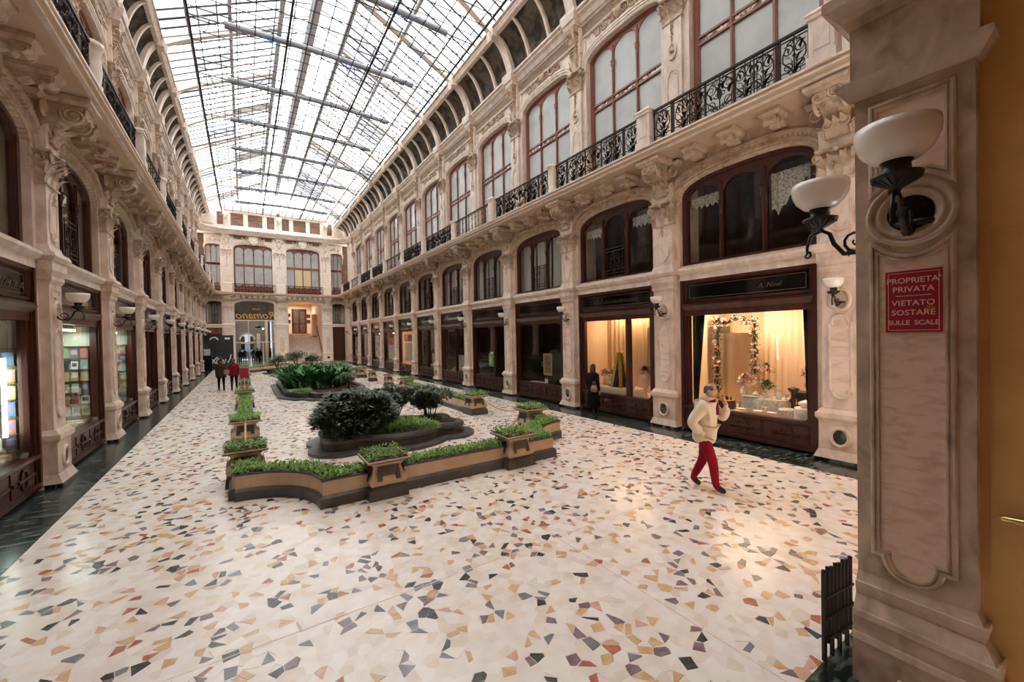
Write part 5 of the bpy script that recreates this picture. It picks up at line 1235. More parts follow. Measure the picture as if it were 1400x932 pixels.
def add_hand(J, E_, s, wrist, palm, side, fwd, curl):
    """palm centre -> four unequal curled fingers and a thumb; side = across the palm, fwd = finger direction, curl = direction they bend"""
    P = Vector(palm); sd, fw, cu = Vector(side).normalized(), Vector(fwd).normalized(), Vector(curl).normalized()
    kn = P+fw*.035
    for i,(o,L,r) in enumerate(FING):
        a = kn+sd*o; b = a+fw*L*.45+cu*L*.12; c = b+fw*L*.3+cu*L*.3; d = c+fw*L*.08+cu*L*.28
        for nm,p in (('a',a),('b',b),('c',c),('d',d)): J[f'f{s}{i}{nm}'] = (tuple(p),r*(1.05 if nm=='a' else .95))
        E_ += [('h'+s,f'f{s}{i}a'),(f'f{s}{i}a',f'f{s}{i}b'),(f'f{s}{i}b',f'f{s}{i}c'),(f'f{s}{i}c',f'f{s}{i}d')]
    a = P-fw*.018-sd*.038; b = a-sd*.022+fw*.028+cu*.012; c = b+fw*.026+cu*.016+sd*.006
    for nm,p,r in (('ta',a,.012),('tb',b,.0105),('tc',c,.009)): J[f'f{s}{nm}'] = (tuple(p),r)
    E_ += [('h'+s,f'f{s}ta'),(f'f{s}ta',f'f{s}tb'),(f'f{s}tb',f'f{s}tc')]
def head_parts(t, hp, hair, face=True, bald=False, long_=False):
    """hair and small features fitted to the head whose centre is hp, looking along +y"""
    x,y,z = hp; m = MB(); rows = []; K = 1.06
    for i in range(9):
        row = []
        for j in range(19):
            if bald: a = PI/2+.95+(2*PI-1.9)*j/18; th = PI*(.27+(.20+.17*max(0,-math.sin(a)))*i/8)          # a band round the back and sides
            else:
                a = PI/2+2*PI*j/18; fr = max(0,math.cos(a-PI/2)); th = PI*(.66-.30*fr)*i/8
            row.append((x+.077*K*math.sin(th)*math.cos(a), y+.099*K*math.sin(th)*math.sin(a)-.003, z+.120*K*math.cos(th)))
        rows.append(row)
    m.grid(rows)
    if long_: m.lathe([(.07,.08),(.098,-.02),(.104,-.12),(.085,-.19),(.0,-.21)],14,(x,y-.035,z),1,.8)
    m.build('hair',[hair],t)
    if face:
        f = MB()
        for sx in (-1,1): f.lathe([(0,.034),(.014,.026),(.019,.006),(.013,-.018),(0,-.03)],9,(x+sx*.080,y-.008,z-.008),.7,1.25)
        f.build('ears',[SKIN],t); e = MB()
        for sx in (-1,1): e.lathe([(0,.008),(.012,0),(0,-.008)],8,(x+sx*.032,y+.078,z+.008),1,.6); e.tube([(x+sx*.014,y+.093,z+.030),(x+sx*.032,y+.090,z+.036),(x+sx*.050,y+.078,z+.030)],.0045,5)
        e.build('eyes_and_brows',[HAIRD],t)
        MB().tube([(x-.024,y+.085,z-.063),(x,y+.098,z-.061),(x+.024,y+.085,z-.063)],.006,5).build('mouth',[LIPS],t)
def person(label, loc, rz, over, mats, zones, sub=1, hair=HAIRD, face=True, bald=False, long_=False, hands=True, h=1., group=None):
    J = dict(BASE); J.update(over); E_ = list(EDG)
    t = thing('person',label,'person',loc,rz,group); t.scale = (h,h,h)
    if hands:
        for s in 'lr':
            e,w_,p = [Vector(J[k+s][0]) for k in ('e','w','h')]; fw = (p-w_).normalized(); sd = J.get('side'+s,(0,1,0)); cu = J.get('curl'+s,(1 if s=='l' else -1,0,0))
            add_hand(J,E_,s,w_,p,sd,fw,cu)
    JJ = {k:v for k,v in J.items() if not k.startswith(('side','curl')) and k not in('head','crown')}
    me = skin_mesh(JJ,E_,'pelvis',sub)
    zn = {}
    for a,b in E_:
        if a in('neck','jaw','head') or b in('jaw',): z = 0
        elif b[0]=='f' or a[0]=='f' or (a[0]=='w' and b[0]=='h'): z = 0
        elif a[0]=='a' and b[0]=='t': z = 3
        elif a in('pl','pr','kl','kr') or (a=='pelvis' and b in('pl','pr')): z = 2
        else: z = 1
        zn[(a,b)] = z
    paint(me,JJ,zn,mats); me = head_mesh(me,J['head'][0],*((22,16) if sub>1 else (14,10)))
    put(me,'body',t); head_parts(t,J['head'][0],hair,face,bald,long_); return t,J
# the walking man: faces the near end, right side to the viewer
man,J = person('man striding past the lit shop, cream jacket, wine trousers, hand at his mouth',(6.30,3.93,0),math.radians(198),
 {'pelvis':((0,0,.93),(.15,.12)),'waist':((0,.01,1.08),(.16,.135)),'chest':((0,.03,1.27),(.17,.135)),'upchest':((0,.04,1.40),(.125,.095)),'neck':((0,.07,1.49),.058),'jaw':((0,.10,1.60),.045),'head':((0,.105,1.635),(.080,.094)),'crown':((0,.09,1.705),(.066,.078)),
  'sr':((.185,.03,1.395),.07),'er':((.27,-.13,1.14),.055),'wr':((.235,.04,.96),.038),'hr':((.215,.10,.92),.038),
  'sl':((-.185,.04,1.395),.07),'el':((-.25,.24,1.17),.052),'wl':((-.11,.31,1.40),.034),'hl':((-.065,.285,1.48),.036),
  'pr':((.09,0,.88),.115),'kr':((.10,.15,.50),.082),'ar':((.10,.19,.115),.06),'tr':((.10,.34,.05),.04),
  'pl':((-.09,0,.88),.115),'kl':((-.10,-.04,.49),.082),'al':((-.10,-.22,.12),.06),'tl':((-.10,-.09,.035),.04),
  'sidel':(.5,.8,0),'curll':(.5,-.75,.2),'sider':(0,1,0),'curlr':(-1,0,0)},
 [SKIN,CREAMC,WINE,SHOE],None,2,HAIRG,True,True)
jk = {'hem':((0,-.01,.75),(.205,.195)),'hip':((0,0,.90),(.212,.20)),'waist':((0,.015,1.08),(.21,.20)),'chest':((0,.03,1.27),(.215,.19)),'up':((0,.035,1.41),(.16,.13)),'col':((0,.06,1.475),(.085,.085)),
 'sr':((.20,.03,1.385),.10),'er':((.29,-.13,1.14),.092),'wr':((.25,.02,.985),.072),'sl':((-.20,.045,1.385),.10),'el':((-.275,.245,1.15),.092),'wl':((-.13,.31,1.36),.066)}
je = [('hem','hip'),('hip','waist'),('waist','chest'),('chest','up'),('up','col'),('up','sr'),('sr','er'),('er','wr'),('up','sl'),('sl','el'),('el','wl')]
me = skin_mesh(jk,je,'chest',2,'jacket'); me.materials.clear(); me.materials.append(CREAMC); put(me,'jacket',man)
MB().lathe([(.075,1.43),(.098,1.47),(.112,1.53),(.106,1.535),(.085,1.47)],18,(0,.055,0),1,1.05).build('collar',[CREAMC],man)
m = MB(); m.lathe([(.06,1.42),(.085,1.45),(.088,1.49),(.07,1.525),(.055,1.52)],16,(0,.085,0),1,1.05); m.tube([(.02,.17,1.46),(.03,.2,1.36),(.02,.21,1.26)],[.04,.04,.025],8); m.build('scarf',[MAROON],man)
# couple seen from behind
cA,J = person('man in a brown coat walking away beside a woman, far left',(-1.02,25.9,0),.12,{'chest':((0,0,1.27),(.19,.145)),'waist':((0,0,1.08),(.185,.15)),'pelvis':((0,0,.94),(.185,.15)),'kl':((-.10,.08,.5),.066),'al':((-.1,.1,.09),.042),'tl':((-.1,.22,.035),.036),'kr':((.10,-.02,.5),.066),'ar':((.1,-.14,.1),.042),'tr':((.1,-.03,.035),.036)},[SKIN,BROWNC,BLACKC,SHOE],None,1,HAIRD,False,False,False,True,.97)
MB().lathe([(.0,1.42),(.15,1.42),(.21,1.3),(.205,1.1),(.22,.9),(.235,.74),(.2,.74)],16,(0,0,0),1,.8).build('coat',[BROWNC],cA)
cB,J = person('grey haired woman in a maroon jacket with a shoulder bag, walking away',(-.47,25.65,0),-.05,{'chest':((0,0,1.27),(.185,.14)),'waist':((0,0,1.08),(.18,.145)),'pelvis':((0,0,.94),(.18,.145)),'kl':((-.10,-.02,.5),.066),'al':((-.1,-.12,.1),.042),'tl':((-.1,-.01,.035),.036),'kr':((.10,.07,.5),.066),'ar':((.1,.08,.09),.042),'tr':((.1,.2,.035),.036)},[SKIN,MAROON,BLACKC,SHOE],None,1,HAIRG,False,False,False,True,.955)
MB().lathe([(.0,1.42),(.15,1.42),(.215,1.3),(.21,1.05),(.225,.86),(.2,.84)],16,(0,0,0),1,.8).build('jacket',[MAROON],cB)
bg_ = thing('shoulder_bag','tan shoulder bag hanging between the couple','bag',(-.76,25.62,.86)); MB().lathe([(0,0),(.12,.01),(.15,.1),(.12,.24),(0,.26)],12,(0,0,0),1,.5).build('pouch',[TANL],bg_); MB().tube([(-.1,0,.22),(.02,-.06,.5),(.12,-.1,.54)],.012,5).build('strap',[TANL],bg_)
# woman at the window
wb,J = person('woman in a long black coat looking into the ribboned window',(9.28,9.55,0),-1.35,{},[SKIN,BLACKC,BLACKC,SHOE],None,1,HAIRD,True,False,True,True,.93)
MB().lathe([(.0,1.44),(.12,1.44),(.195,1.34),(.17,1.1),(.19,.8),(.24,.3),(.22,.3)],16,(0,0,0),1,.85).build('coat',[BLACKC],wb)
hb_ = thing('handbag','dark handbag on the arm of the woman in black','bag',(9.1,9.33,.78)); MB().lathe([(0,0),(.12,.01),(.14,.08),(.1,.2),(0,.21)],10,(0,0,0),.5,1).build('pouch',[TANL],hb_); MB().tube([(0,-.07,.18),(0,-.03,.33),(0,.03,.33),(0,.07,.18)],.01,5).build('handle',[TANL],hb_)
# people in the cafe hall, far away
rc = random.Random(3)
hall_people = [(-.35,52.6,.1,BLACKC,DENIM,'man in a dark coat at the left jamb of the cafe screen'),(.05,53.2,2.9,GREENC,DENIM,'person in an olive coat just left of the street doorway'),(.45,51.9,1.2,BLACKC,BLACKC,'tall person in black standing in front of the street doorway'),(.85,54.0,-2.5,BROWNC,DENIM,'person in a brown coat behind the tall one in black'),(1.25,52.8,.6,BLACKC,BLACKC,'person in a black jacket right of the street doorway'),(1.5,53.6,2.2,BLACKC,DENIM,'stooping dark figure beside the cafe pier'),(2.45,53.2,-1.8,MAROON,BLACKC,'person in a maroon top at the right side of the cafe hall')]
for x,y,a,c1,c2,lb in hall_people:
    person(lb,(x,y,0),a,{'chest':((0,0,1.27),(.18,.14)),'waist':((0,0,1.08),(.17,.14))},[SKIN,c1,c2,SHOE],None,1,HAIRD if c1 is not MAROON else HAIRG,False,False,False,True,rc.uniform(.94,1.02),'people in the cafe hall' if False else None)
# ------------------------------------------------------------------ things in the windows
def at(root, x, y, z, r=0): return root.matrix_basis @ Matrix.Translation((x,y,z)) @ Matrix.Rotation(r,4,'Z')
def rthing(name, label, cat, root, x, y, z, r=0, group=None):
    t = tag(put(None,name),label,cat,group); t.matrix_world = at(root,x,y,z,r); return t
W = wall_right; B0, B1 = bu(0), bu(1)
WHITEC = mat('white_linen',(.82,.77,.70),rough=.9); GREYC = mat('grey_patterned_cloth',(.42,.40,.38),(.66,.62,.57),30,.9,0,lo=.45,hi=.55); DRAPE = mat('dark_green_drape',(.035,.035,.028),(.02,.02,.016),2,.8,0,stretch=(10,10,.2))
PEACHC = mat('peach_curtain',(.84,.68,.52),(.78,.59,.42),1.5,.8,0,stretch=(10,10,.15)); PORC = mat('porcelain',(.88,.84,.78),rough=.2); DKW = mat('dark_ornament',(.035,.02,.012),rough=.4); TERRA = mat('terracotta',(.42,.16,.08),rough=.6)
PINKF = mat('pink_flower',(.72,.26,.20),(.80,.50,.42),8,.7); WHITEF = mat('white_flower',(.86,.78,.70),(.78,.62,.52),8,.7); GLASSO = mat('ornament_glass',(.70,.70,.66),rough=.1); YELF = mat('yellow_ribbon',(.72,.38,.04),(.60,.28,.03),6,.6)
# drapes at both edges of the nearest lit window (x grows away from the viewer)
for x0,x1,lb in ((1.02,1.36,'dark drape down the far edge of the nearest lit window'),(-1.36,-1.22,'dark drape down the near edge of the nearest lit window')):
    t = rthing('window_drape',lb,'drape',W,B0,0,0)
    n = 30; top = [(x0+(x1-x0)*i/n,YS-.16+.025*math.sin(i*1.3),3.05) for i in range(n+1)]
    if x0>0: bot = [(1.36-(.12)*(1-i/n),YS-.16+.02*math.sin(i*1.3),.66) for i in range(n+1)]
    else: bot = [(-1.36+.07*(i/n),YS-.16+.02*math.sin(i*1.3),.66) for i in range(n+1)]
    MB().strip(top,bot).build('cloth',[DRAPE],t)
def draped(label, x0, x1, z0, z1, y, mt, waves, root=W, b=B0, amp=.03):
    t = rthing('draped_cloth',label,'curtain',root,b,0,0); put(curtain_mesh(x0,x1,z0,z1,y,mt,waves,amp,'cloth',72),'cloth',t); return t
draped('pale peach curtain behind the tables of the nearest lit window',-1.5,.30,.62,3.35,YS-1.72,PEACHC,11,amp=.02)
draped('gold satin hanging inside the flower arch',.42,1.40,.62,2.55,YS-1.45,GOLDCLOTH,3,amp=.022)
draped('gold satin wall cloth of the far corner behind the arch',1.36,1.53,.62,2.0,YS-1.5,GOLDCLOTH,2)
t = rthing('picture_panel','dark framed panel behind the left post of the flower arch','picture',W,B0+1.72-.36,YS-1.66,2.35); MB().box(-.2,.2,0,.03,-.5,.4).build('canvas',[mat('olive_canvas',(.12,.09,.04),(.20,.15,.06),4,.7)],t); MB().sweep([(-.2,-.5),(-.2,.4),(.2,.4),(.2,-.5)],[(-.03,0),(-.03,.05),(.01,.05),(.01,0)],'y',True).build('frame',[GOLD],t)
# flower arch
fa = rthing('flower_arch','arch of white and pink flowers with dark leaves, inside the nearest lit window','flower arch',W,B0+.24,YS-1.2,.66)
r = random.Random(12)
path = [(1.08,.3+.06*i) for i in range(33)]+[(1.08-.05*i,2.26+.10*math.cos(i*.55)*.6-.02) for i in range(21)]+[(.06,2.2-.06*i) for i in range(26)]
MB().tube([(x,0,z) for x,z in path],.025,5).build('hoop',[STEM],fa)
lm = MB(); wm = MB(); pm = MB()
for x,z in path:
    for k in range(16):
        leaf_card(lm,(x+r.uniform(-.08,.08),r.uniform(-.07,.08),z+r.uniform(-.07,.07)),r.uniform(.06,.11),.045,r.uniform(0,6.3),r.uniform(-.8,.8))
    k = r.random()
    if k<.72:
        q = wm if r.random()<.66 else pm; cx,cy,cz = x+r.uniform(-.05,.05),r.uniform(.02,.10),z+r.uniform(-.05,.05); s_ = r.uniform(.04,.075)
        for j in range(9): leaf_card(q,(cx,cy,cz),s_*1.2,s_*.9,2*PI*j/9+.2,r.uniform(-.5,1.2))
for j in range(14):
    cx,cz = .0+r.uniform(-.2,.14),.75+r.uniform(-.16,.3)
    for k in range(9): leaf_card(wm if j%2 else pm,(cx,.1,cz),.08,.06,2*PI*k/9,r.uniform(-.5,1.2))
tag(lm.build('leaves',[LEAFD],fa),kind='stuff'); tag(wm.build('white_flowers',[WHITEF],fa),kind='stuff'); tag(pm.build('pink_flowers',[PINKF],fa),kind='stuff')
# tables
def cloth_table(label, x, y, rx, ry, h, mt, root=W, b=B0, z=.6, top=None):
    t = rthing('display_table',label,'table',root,b+x,y,z); m = MB(); n = 40; rows = []
    for k,(q,zz) in enumerate(((0,h),(.96,h),(1.0,h-.02),(1.03,h*.5),(1.08,0))):
        rows.append([(rx*q*math.cos(2*PI*i/n)*(1+.035*(k>2)*math.sin(i*2*PI*9/n)),ry*q*math.sin(2*PI*i/n)*(1+.035*(k>2)*math.sin(i*2*PI*9/n)),zz) for i in range(n)])
    m.grid(rows,0,True,True); m.build('tablecloth',[mt],t)
    if top: MB().lathe([(0,.004),(rx*.99,.004),(rx*.99,.0)],30,(0,0,h),1,ry/rx).build('top_cloth',[top],t)
    return t
cloth_table('long grey patterned table in the nearest lit window',-.12,YS-.85,.58,.40,.34,GREYC,top=WHITEC)
cloth_table('small white-clothed table at the near edge of the lit window',-1.14,YS-.42,.20,.24,.28,WHITEC)
cloth_table('small table with a dark front at the far side of the lit window',.76,YS-.58,.24,.24,.22,DKW,top=YELF)
cloth_table('low grey table behind the small white one',-.76,YS-.42,.15,.2,.2,GREYC)
VN = [0]
def vessel(label, x, y, z, prof, mt, root=W, b=B0, name='ornament', cat='ornament', n=14, extra=None):
    t = rthing(name,label,cat,root,b+x,y,z); MB().lathe(prof,n).build('bowl' if name!='ornament' else 'body',[mt],t)
    if extra: extra(t)
    return t
CUP = [(0,0),(.03,0),(.012,.02),(.014,.05),(.05,.09),(.06,.14)]; VASE = [(0,0),(.05,0),(.075,.08),(.05,.17),(.035,.2),(.05,.24)]; DISH = [(0,0),(.05,0),(.11,.03),(.12,.04),(.05,.012)]; POTP = [(0,0),(.06,0),(.085,.06),(.07,.11),(.02,.13),(.018,.15),(0,.155)]
def tuft(t, z, rad_, n, mts, seed):
    r = random.Random(seed)
    for mt,k in mts:
        m = MB()
        for i in range(int(n*k)):
            a,e = r.uniform(0,2*PI),r.uniform(-.2,1.5); q = rad_*r.uniform(.3,1); leaf_card(m,(q*math.cos(a)*math.cos(e),q*math.sin(a)*math.cos(e),z+q*math.sin(e)*.9),rad_*.45,rad_*.3,a,e+r.uniform(-.5,.5))
        tag(m.build('flowers' if mt is not LEAFO else 'leaves',[mt],t),kind='stuff')
ZT = .944
vessel('round green plant in a pot on the long grey table',-.14,YS-.85,ZT,VASE,PORC,name='potted_plant',cat='plant',extra=lambda t:tuft(t,.26,.17,160,((LEAFO,1),),5))
vessel('clear vase of pale flowers at the far end of the long grey table',.34,YS-.9,ZT,VASE,GLASSO,name='flower_vase',cat='vase',extra=lambda t:tuft(t,.34,.2,150,((WHITEF,.8),(PINKF,.5),(LEAFO,.5)),6))
vessel('tall sprig of dry flowers rising from the long grey table',-.02,YS-1.1,ZT,[(0,0),(.03,0),(.04,.1),(.02,.3)],GLASSO,name='flower_vase',cat='vase',extra=lambda t:tuft(t,.62,.2,60,((PINKF,.4),(LEAFO,.5)),7))
for i,(x,y,pf,mt,lb) in enumerate(((.22,-.62,DISH,PORC,'white dish at the front far side of the long grey table'),(.02,-.58,DISH,GREYC,'grey dish at the front middle of the long grey table'),(-.2,-.60,CUP,GLASSO,'glass goblet at the front middle of the long grey table'),(-.36,-.62,CUP,PORC,'first white goblet near the end of the long grey table'),(-.46,-.75,VASE,GLASSO,'little clear vase near the end of the long grey table'),(-.56,-.88,CUP,GLASSO,'glass goblet at the end of the long grey table'),(.08,-.78,POTP,PORC,'lidded white pot in the middle of the long grey table'),(.40,-.75,VASE,WHITEC,'white vase at the far end of the long grey table'))):
    vessel(lb,x,YS+y,ZT,pf,mt)
def cabinet():
    t = rthing('small_cabinet','dark little cabinet at the near end of the lit window','cabinet',W,B0-.98,YS-.95,.6); MB().box(-.22,.22,-.2,.2,0,.52).build('body',[DKW],t); MB().box(-.25,.25,-.22,.22,.52,.56).build('top',[DKW],t)
    for sx in (-.11,.11): MB().box(sx-.09,sx+.09,.2,.215,.06,.46).build('door',[WOOD],t)
cabinet()
vessel('terracotta vase of red flowers on the dark little cabinet',-1.05,YS-.95,1.16,[(0,0),(.07,0),(.13,.16),(.10,.26),(.12,.3)],TERRA,name='flower_vase',cat='vase',extra=lambda t:tuft(t,.40,.18,140,((PINKF,1.),(LEAFD,.5)),9))
t = rthing('figurine','dark cast stand with small figures in front of the cabinet','ornament',W,B0-.76,YS-.78,.6); MB().lathe([(0,0),(.14,0),(.1,.06),(.05,.16),(.07,.3),(.1,.36),(.05,.42),(.06,.55),(.11,.6),(.12,.64),(.05,.66)],12).build('body',[DKW],t)
for i in range(5): MB().lathe([(0,0),(.02,0),(.025,.06),(.01,.09),(.018,.12),(0,.14)],8).build('figure',[BRASS],t,(.1*math.cos(i*1.25),.1*math.sin(i*1.25),.12+.08*i))
vessel('white porcelain tureen on the small white table',-1.14,YS-.42,.884,[(0,0),(.07,0),(.13,.06),(.14,.1),(.08,.14),(.02,.16),(0,.18)],PORC)
for i,(x,pf,lb) in enumerate(((-.2,DISH,'white dish with red fruit on the window sill'),(-.5,DISH,'plain white dish on the window sill'),(.2,DISH,'pale dish on the far part of the window sill'),(-.35,CUP,'small goblet on the window sill'))): vessel(lb,x,YS-.28,.665,pf,PORC)
for i in range(6): vessel(f'dark trinket, {ORD[i]} in the row on the table with the dark front',.60+.06*i,YS-.58+.04*(i%2),.826,[(0,0),(.02,0),(.03,.03),(.012,.06),(.02,.09),(0,.1)],DKW,n=8)
# --- second lit shop: cone tree with yellow ribbons, flowers, cloth
draped('peach gold curtain filling the back of the ribbon window',-.5,1.5,.62,3.35,YS-1.3,GOLDCLOTH,10,W,B1)
draped('gold pelmet and curtain in the narrow pane of the ribbon window',-1.36,-.62,.9,2.75,YS-.8,PEACHC,7,W,B1,.05)
cloth_table('gold-clothed table under the ribboned cone tree',.25,YS-.5,.95,.38,.24,GOLDCLOTH,W,B1)
t = rthing('cone_tree','dark cone tree wound with yellow ribbons in the second lit shop','ornament',W,B1+.26,YS-.5,.845); MB().lathe([(0,0),(.30,0),(.05,1.08),(0,1.12)],16).build('cone',[LEAFD],t)
m = MB()
for i in range(900): a,q = r.uniform(0,6.28),r.random(); leaf_card(m,((.30-.26*q)*math.cos(a),(.30-.26*q)*math.sin(a),1.08*q),.07,.03,a,r.uniform(-.6,.6))
tag(m.build('needles',[LEAFD],t),kind='stuff')
for k in range(6):
    a = k*PI/3+.3; nx,ny = -math.sin(a),math.cos(a); A = [((.325-.27*q)*math.cos(a)-nx*.055,(.345-.27*q)*math.sin(a)-ny*.055,1.1*q) for q in [i/10 for i in range(11)]]; B = [((.325-.27*q)*math.cos(a)+nx*.055,(.345-.27*q)*math.sin(a)+ny*.055,1.1*q) for q in [i/10 for i in range(11)]]
    MB().strip(A,B).build('ribbon',[YELF],t)
m = MB()
for j in range(14): leaf_card(m,(0,0,1.1),.16,.07,j*.45,r.uniform(-.2,.9))
m.build('bow',[YELF],t)
for i,(x,y,z,mt,lb) in enumerate(((.95,-.5,.845,((PINKF,.6),(WHITEF,.6),(LEAFO,.5)),'bunch of pale flowers left of the cone tree'),(.72,-.62,.845,((WHITEF,.8),(LEAFO,.6)),'second bunch of pale flowers behind the woman in black'),(-.68,-.6,.845,((DKW,.9),),'dark dried bouquet in the narrow pane of the ribbon window'))):
    vessel(lb,x,YS+y,z,VASE,PORC if i<2 else GLASSO,W,B1,'flower_vase','vase',extra=lambda t,mt=mt,i=i:tuft(t,.34 if i<2 else .52,.18,110,mt,20+i))
for i,(x,y) in enumerate(((.5,-.30),(.62,-.36),(.0,-.28),(-.2,-.33),(-.4,-.34),(-.1,-.45))): vessel(f'small bright ornament, {ORD[i]} along the sill of the ribbon window',x,YS+y,.845,(CUP,VASE,DISH)[i%3],(PORC,GLASSO,BRASS)[i%3],W,B1)
t = rthing('price_card','white card standing in the narrow pane of the ribbon window','card',W,B1-.82,YS-.3,1.2); MB().box(-.11,.11,0,.004,0,.12).build('card',[WHITEC],t)
# --- third shop: framed picture and card;  fourth: green poster
B2, B3 = bu(2), bu(3)
t = rthing('framed_picture','gilt framed picture standing in the third right shop window','picture',W,B2-.27,YS-.2,1.06); MB().box(-.2,.2,0,.015,0,.72).build('print',[mat('dark_old_print',(.10,.07,.05),(.42,.30,.20),9,.6)],t); MB().sweep([(-.22,-.02),(-.22,.74),(.22,.74),(.22,-.02)],[(-.05,0),(-.05,.03),(.02,.03),(.02,0)],'y',True).build('frame',[GOLD],t); MB().box(-.22,.22,-.01,0,-.45,-.05).build('stand',[DKW],t)
t = rthing('price_card','white card on the sill below the framed picture','card',W,B2-.25,YS-.12,.68); MB().box(-.1,.1,0,.004,0,.17).build('card',[WHITEC],t)
t = rthing('paper_sheet','white papers lying on the sill of the third right shop','paper',W,B2+.35,YS-.22,.665); MB().box(-.55,.55,-.08,.08,0,.01).build('sheet',[WHITEC],t)
t = rthing('arch_chair_back','pale rounded panel behind the framed picture','panel',W,B2-.1,YS-.7,.7); MB().prism(panel_loop(.9,0,1.3,.5,8),0,.03,'y').build('board',[mat('dim_oval_board',(.10,.085,.07),(.075,.06,.05),3,.6)],t)
t = rthing('poster','green poster with a pink figure taped inside the fourth right shop window','poster',W,B3-.0,YS-.09,1.12); MB().box(-.25,.25,0,.004,0,.62).build('sheet',[mat('green_print',(.10,.42,.08),(.16,.52,.14),3,.6)],t); MB().prism(oval(.06,.32,.09,.2,12),.004,.006,'y').build('print',[PINKF],t); MB().box(-.2,.1,.004,.006,.62,.70).build('heading',[WHITEC],t)
# --- farther right shops
PRINT = mat('faded_print',(.62,.55,.48),(.35,.30,.26),14,.6); REDB = mat('red_print',(.62,.07,.03),(.50,.05,.03),3,.6)
for n,zz,lb1,lb2 in ((6,2.3,'red banner hanging in the seventh right shop window','pale goods board in the seventh right shop window'),(7,2.1,'red heading of the poster in the eighth right shop window','pale poster in the eighth right shop window')):
    t = rthing('banner',lb1,'banner',W,bu(n)+.1,YS-.13,zz); MB().box(-.8,.8,0,.01,0,.5).build('sheet',[REDB],t)
    t = rthing('poster',lb2,'poster',W,bu(n)+.1,YS-.13,.85); MB().box(-.8,.8,0,.01,0,1.35 if n==6 else 1.2).build('sheet',[GOLDCLOTH if n==6 else PRINT],t)
for n in (8,10):
    t = rthing('notice_board',f'grey board of printed notices in the {ORD[n]} right shop window','notice board',W,bu(n)+.1,YS-.13,.9); MB().box(-.9,.9,0,.01,0,1.9).build('board',[GREYC],t)
    for i in range(4):
        for j in range(3): MB().box(-.7+.5*j,-.35+.5*j,.01,.014,.1+.45*i,.42+.45*i).build('sheet',[PRINT if (i+j)%3 else DENIM],t)
for n in (4,5):
    t = rthing('display_bench',f'low white goods bench in the {ORD[n]} right shop window','bench',W,bu(n)+.1,YS-.5,.6); MB().box(-.9,.9,-.25,.25,0,.12).box(-.9,.9,-.25,-.2,.12,.9).build('board',[PRINT],t)
    for i in range(5): MB().box(-.8+.35*i,-.58+.35*i,-.15,.1,.12,.2).build('box',[WHITEC],t)
# --- books in the left bookshops
BK = [mat(f'book_cover_{c}',col,rough=.45) for c,col in (('red',(.34,.10,.08)),('cream',(.72,.66,.52)),('blue',(.07,.12,.24)),('green',(.16,.28,.14)),('white',(.82,.80,.75)),('black',(.02,.02,.025)),('orange',(.55,.28,.12)),('sky',(.32,.44,.50)),('purple',(.16,.09,.22)),('ochre',(.55,.42,.16)))]
CN = ['red','cream','blue','green','white','black','orange','sky blue','purple','ochre']
PAGES = mat('book_pages',(.80,.74,.62),rough=.9)
ROWN = ['bottom','second','third','fourth','fifth','top']
def bookshelf(n, idx, rows, cols, seed):
    """shelves across the far end of a display window, facing back along the arcade"""
    xe = -1.38; RT = -PI/2; y0 = -1.22; wd = .88
    t = rthing('book_shelf',f'book shelves across the far end of the {idx} left bookshop window','shelf',wall_left,-bu(n)+xe,y0+wd/2,.62,RT)
    for k in range(rows+1): MB().box(-wd/2,wd/2,-.10,.05,.18+.29*k-.012,.18+.29*k).build('board',[DARKW],t)
    MB().box(-wd/2,wd/2,-.13,-.10,0,2.4).build('back',[SHELFBACK],t)
    rb = random.Random(seed)
    for k in range(rows):
        for c in range(cols):
            w_ = wd/cols; yy = y0+wd-w_*(c+.5); ci = rb.randrange(10); h = rb.uniform(.20,.26); bw = w_*rb.uniform(.70,.88)
            b = rthing('book',f'{CN[ci]} book face out, {ORD[c]} from the glass on the {ROWN[k]} shelf, {idx} left bookshop',"book",wall_left,-bu(n)+xe+.0,yy,.62+.18+.29*k,RT,f'books in the {idx} left bookshop window')
            cv = MB().box(-bw/2,bw/2,-.0,.006,0,h).box(-bw/2,bw/2,-.03,-.024,0,h).build('cover',[BK[ci]],b); MB().box(-bw/2+.005,bw/2-.005,-.024,0,.005,h-.005).build('pages',[PAGES],b)
            if rb.random()<.7: MB().box(-bw*.34,bw*.34,.006,.0075,h*.35,h*.8).build('jacket_print',[BK[rb.randrange(10)]],cv)
bookshelf(1,'first',6,5,7); bookshelf(2,'second',6,5,14); bookshelf(3,'third',6,4,21)
for n,idx in ((1,'first'),(2,'second')):
    rb = random.Random(40+n)
    for i in range(8):
        ci = rb.randrange(10); x = -1.2+.34*i; z = .665
        b = rthing('book',f'{CN[ci]} book lying flat, {ORD[i]} along the sill of the {idx} left bookshop',"book",wall_left,-bu(n)+x,YS-.3+rb.uniform(-.06,.06),z,rb.uniform(-.4,.4),f'books lying on the sill of the {idx} left bookshop')
        th = rb.uniform(.03,.09); MB().box(-.12,.12,-.16,.16,0,.005).box(-.12,.12,-.16,.16,th-.005,th).box(-.12,-.115,-.16,.16,0,th).build('cover',[BK[ci]],b); MB().box(-.114,.115,-.155,.155,.005,th-.005).build('pages',[PAGES],b)
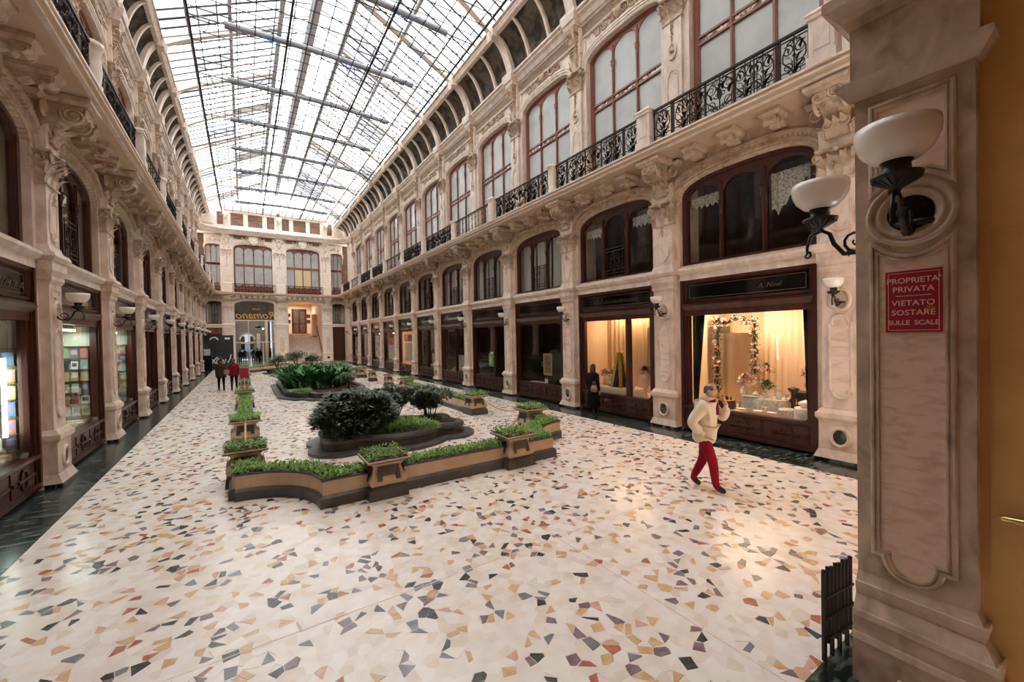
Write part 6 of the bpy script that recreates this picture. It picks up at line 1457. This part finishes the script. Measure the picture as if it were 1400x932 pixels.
# ------------------------------------------------------------------ blackboard kiosk, far left corner
kb = thing('blackboard','tall black board with white scrawl in the far left corner','board',(-1.9,45.6,0),-.12)
MB().box(-1.1,1.1,-.06,.06,.05,3.1).build('board',[mat('chalk_black',(.018,.02,.024),(.03,.032,.036),3,.7)],kb); MB().box(-1.15,1.15,-.25,.25,0,.06).build('foot',[IRONB],kb)
CH = mat('chalk_white',(.82,.80,.78),rough=.9)
m = MB(); m.tube([(-.55+.0*i,-.075,0) for i in range(1)]+[(-.6,-.075,.45),(-.35,-.075,.9),(-.1,-.075,1.15)],.05,5); m.tube([(-.62,-.075,1.05),(-.45,-.075,.85),(-.25,-.075,.55)],.045,5); m.tube([(.05+.26*math.cos(i*.5),-.075,.72+.28*math.sin(i*.5)) for i in range(13)],.04,5); m.tube([(.35,-.075,.5),(.5,-.075,.95),(.65,-.075,.6),(.85,-.075,1.0),(.9,-.075,1.35)],.045,5); m.build('scrawl',[CH],kb)
m = MB(); m.tube([(-.35+.28*math.cos(a),-.075,2.7+.22*math.sin(a)) for a in [PI*i/8 for i in range(9)]],.06,5); m.box(.45,.85,-.07,-.062,2.72,2.9); m.build('chalk_mark',[CH],kb)
nb = thing('crate','dark crate with a pale notice, against the blackboard at its left','crate',(-2.75,45.0,0)); MB().box(-.35,.35,-.3,.3,0,1.3).build('body',[BLACKC],nb); MB().box(-.2,.25,-.32,-.31,1.35,1.9).build('notice',[GREYC],nb); MB().box(-.02,.02,-.31,-.29,1.2,1.4).build('stake',[DKW],nb)
ws = thing('white_bollard','short white stand before the cafe screen','stand',(.55,48.2,0)); MB().lathe([(.16,0),(.16,.04),(.09,.06),(.09,.75),(.12,.78),(.0,.8)],12).build('column',[WHITEC],ws)
# pendant lamp in the cafe hall
pl_ = thing('pendant_lamp','dark pendant lamp with a lit globe in the cafe hall','lamp',(1.35,53.0,4.0)); MB().tube([(0,0,0),(0,0,2.9)],.015,5).build('rod',[IRONB],pl_); MB().lathe([(0,.3),(.25,.1),(.35,0),(.2,-.06),(0,-.1)],12).build('shade',[IRONB],pl_); MB().lathe([(0,.1),(.1,0),(0,-.1)],10,(.45,0,-.15)).build('globe',[TUBEW],pl_); MB().tube([(0,0,.1),(.45,0,.05),(.45,0,-.08)],.012,5).build('arm',[IRONB],pl_)
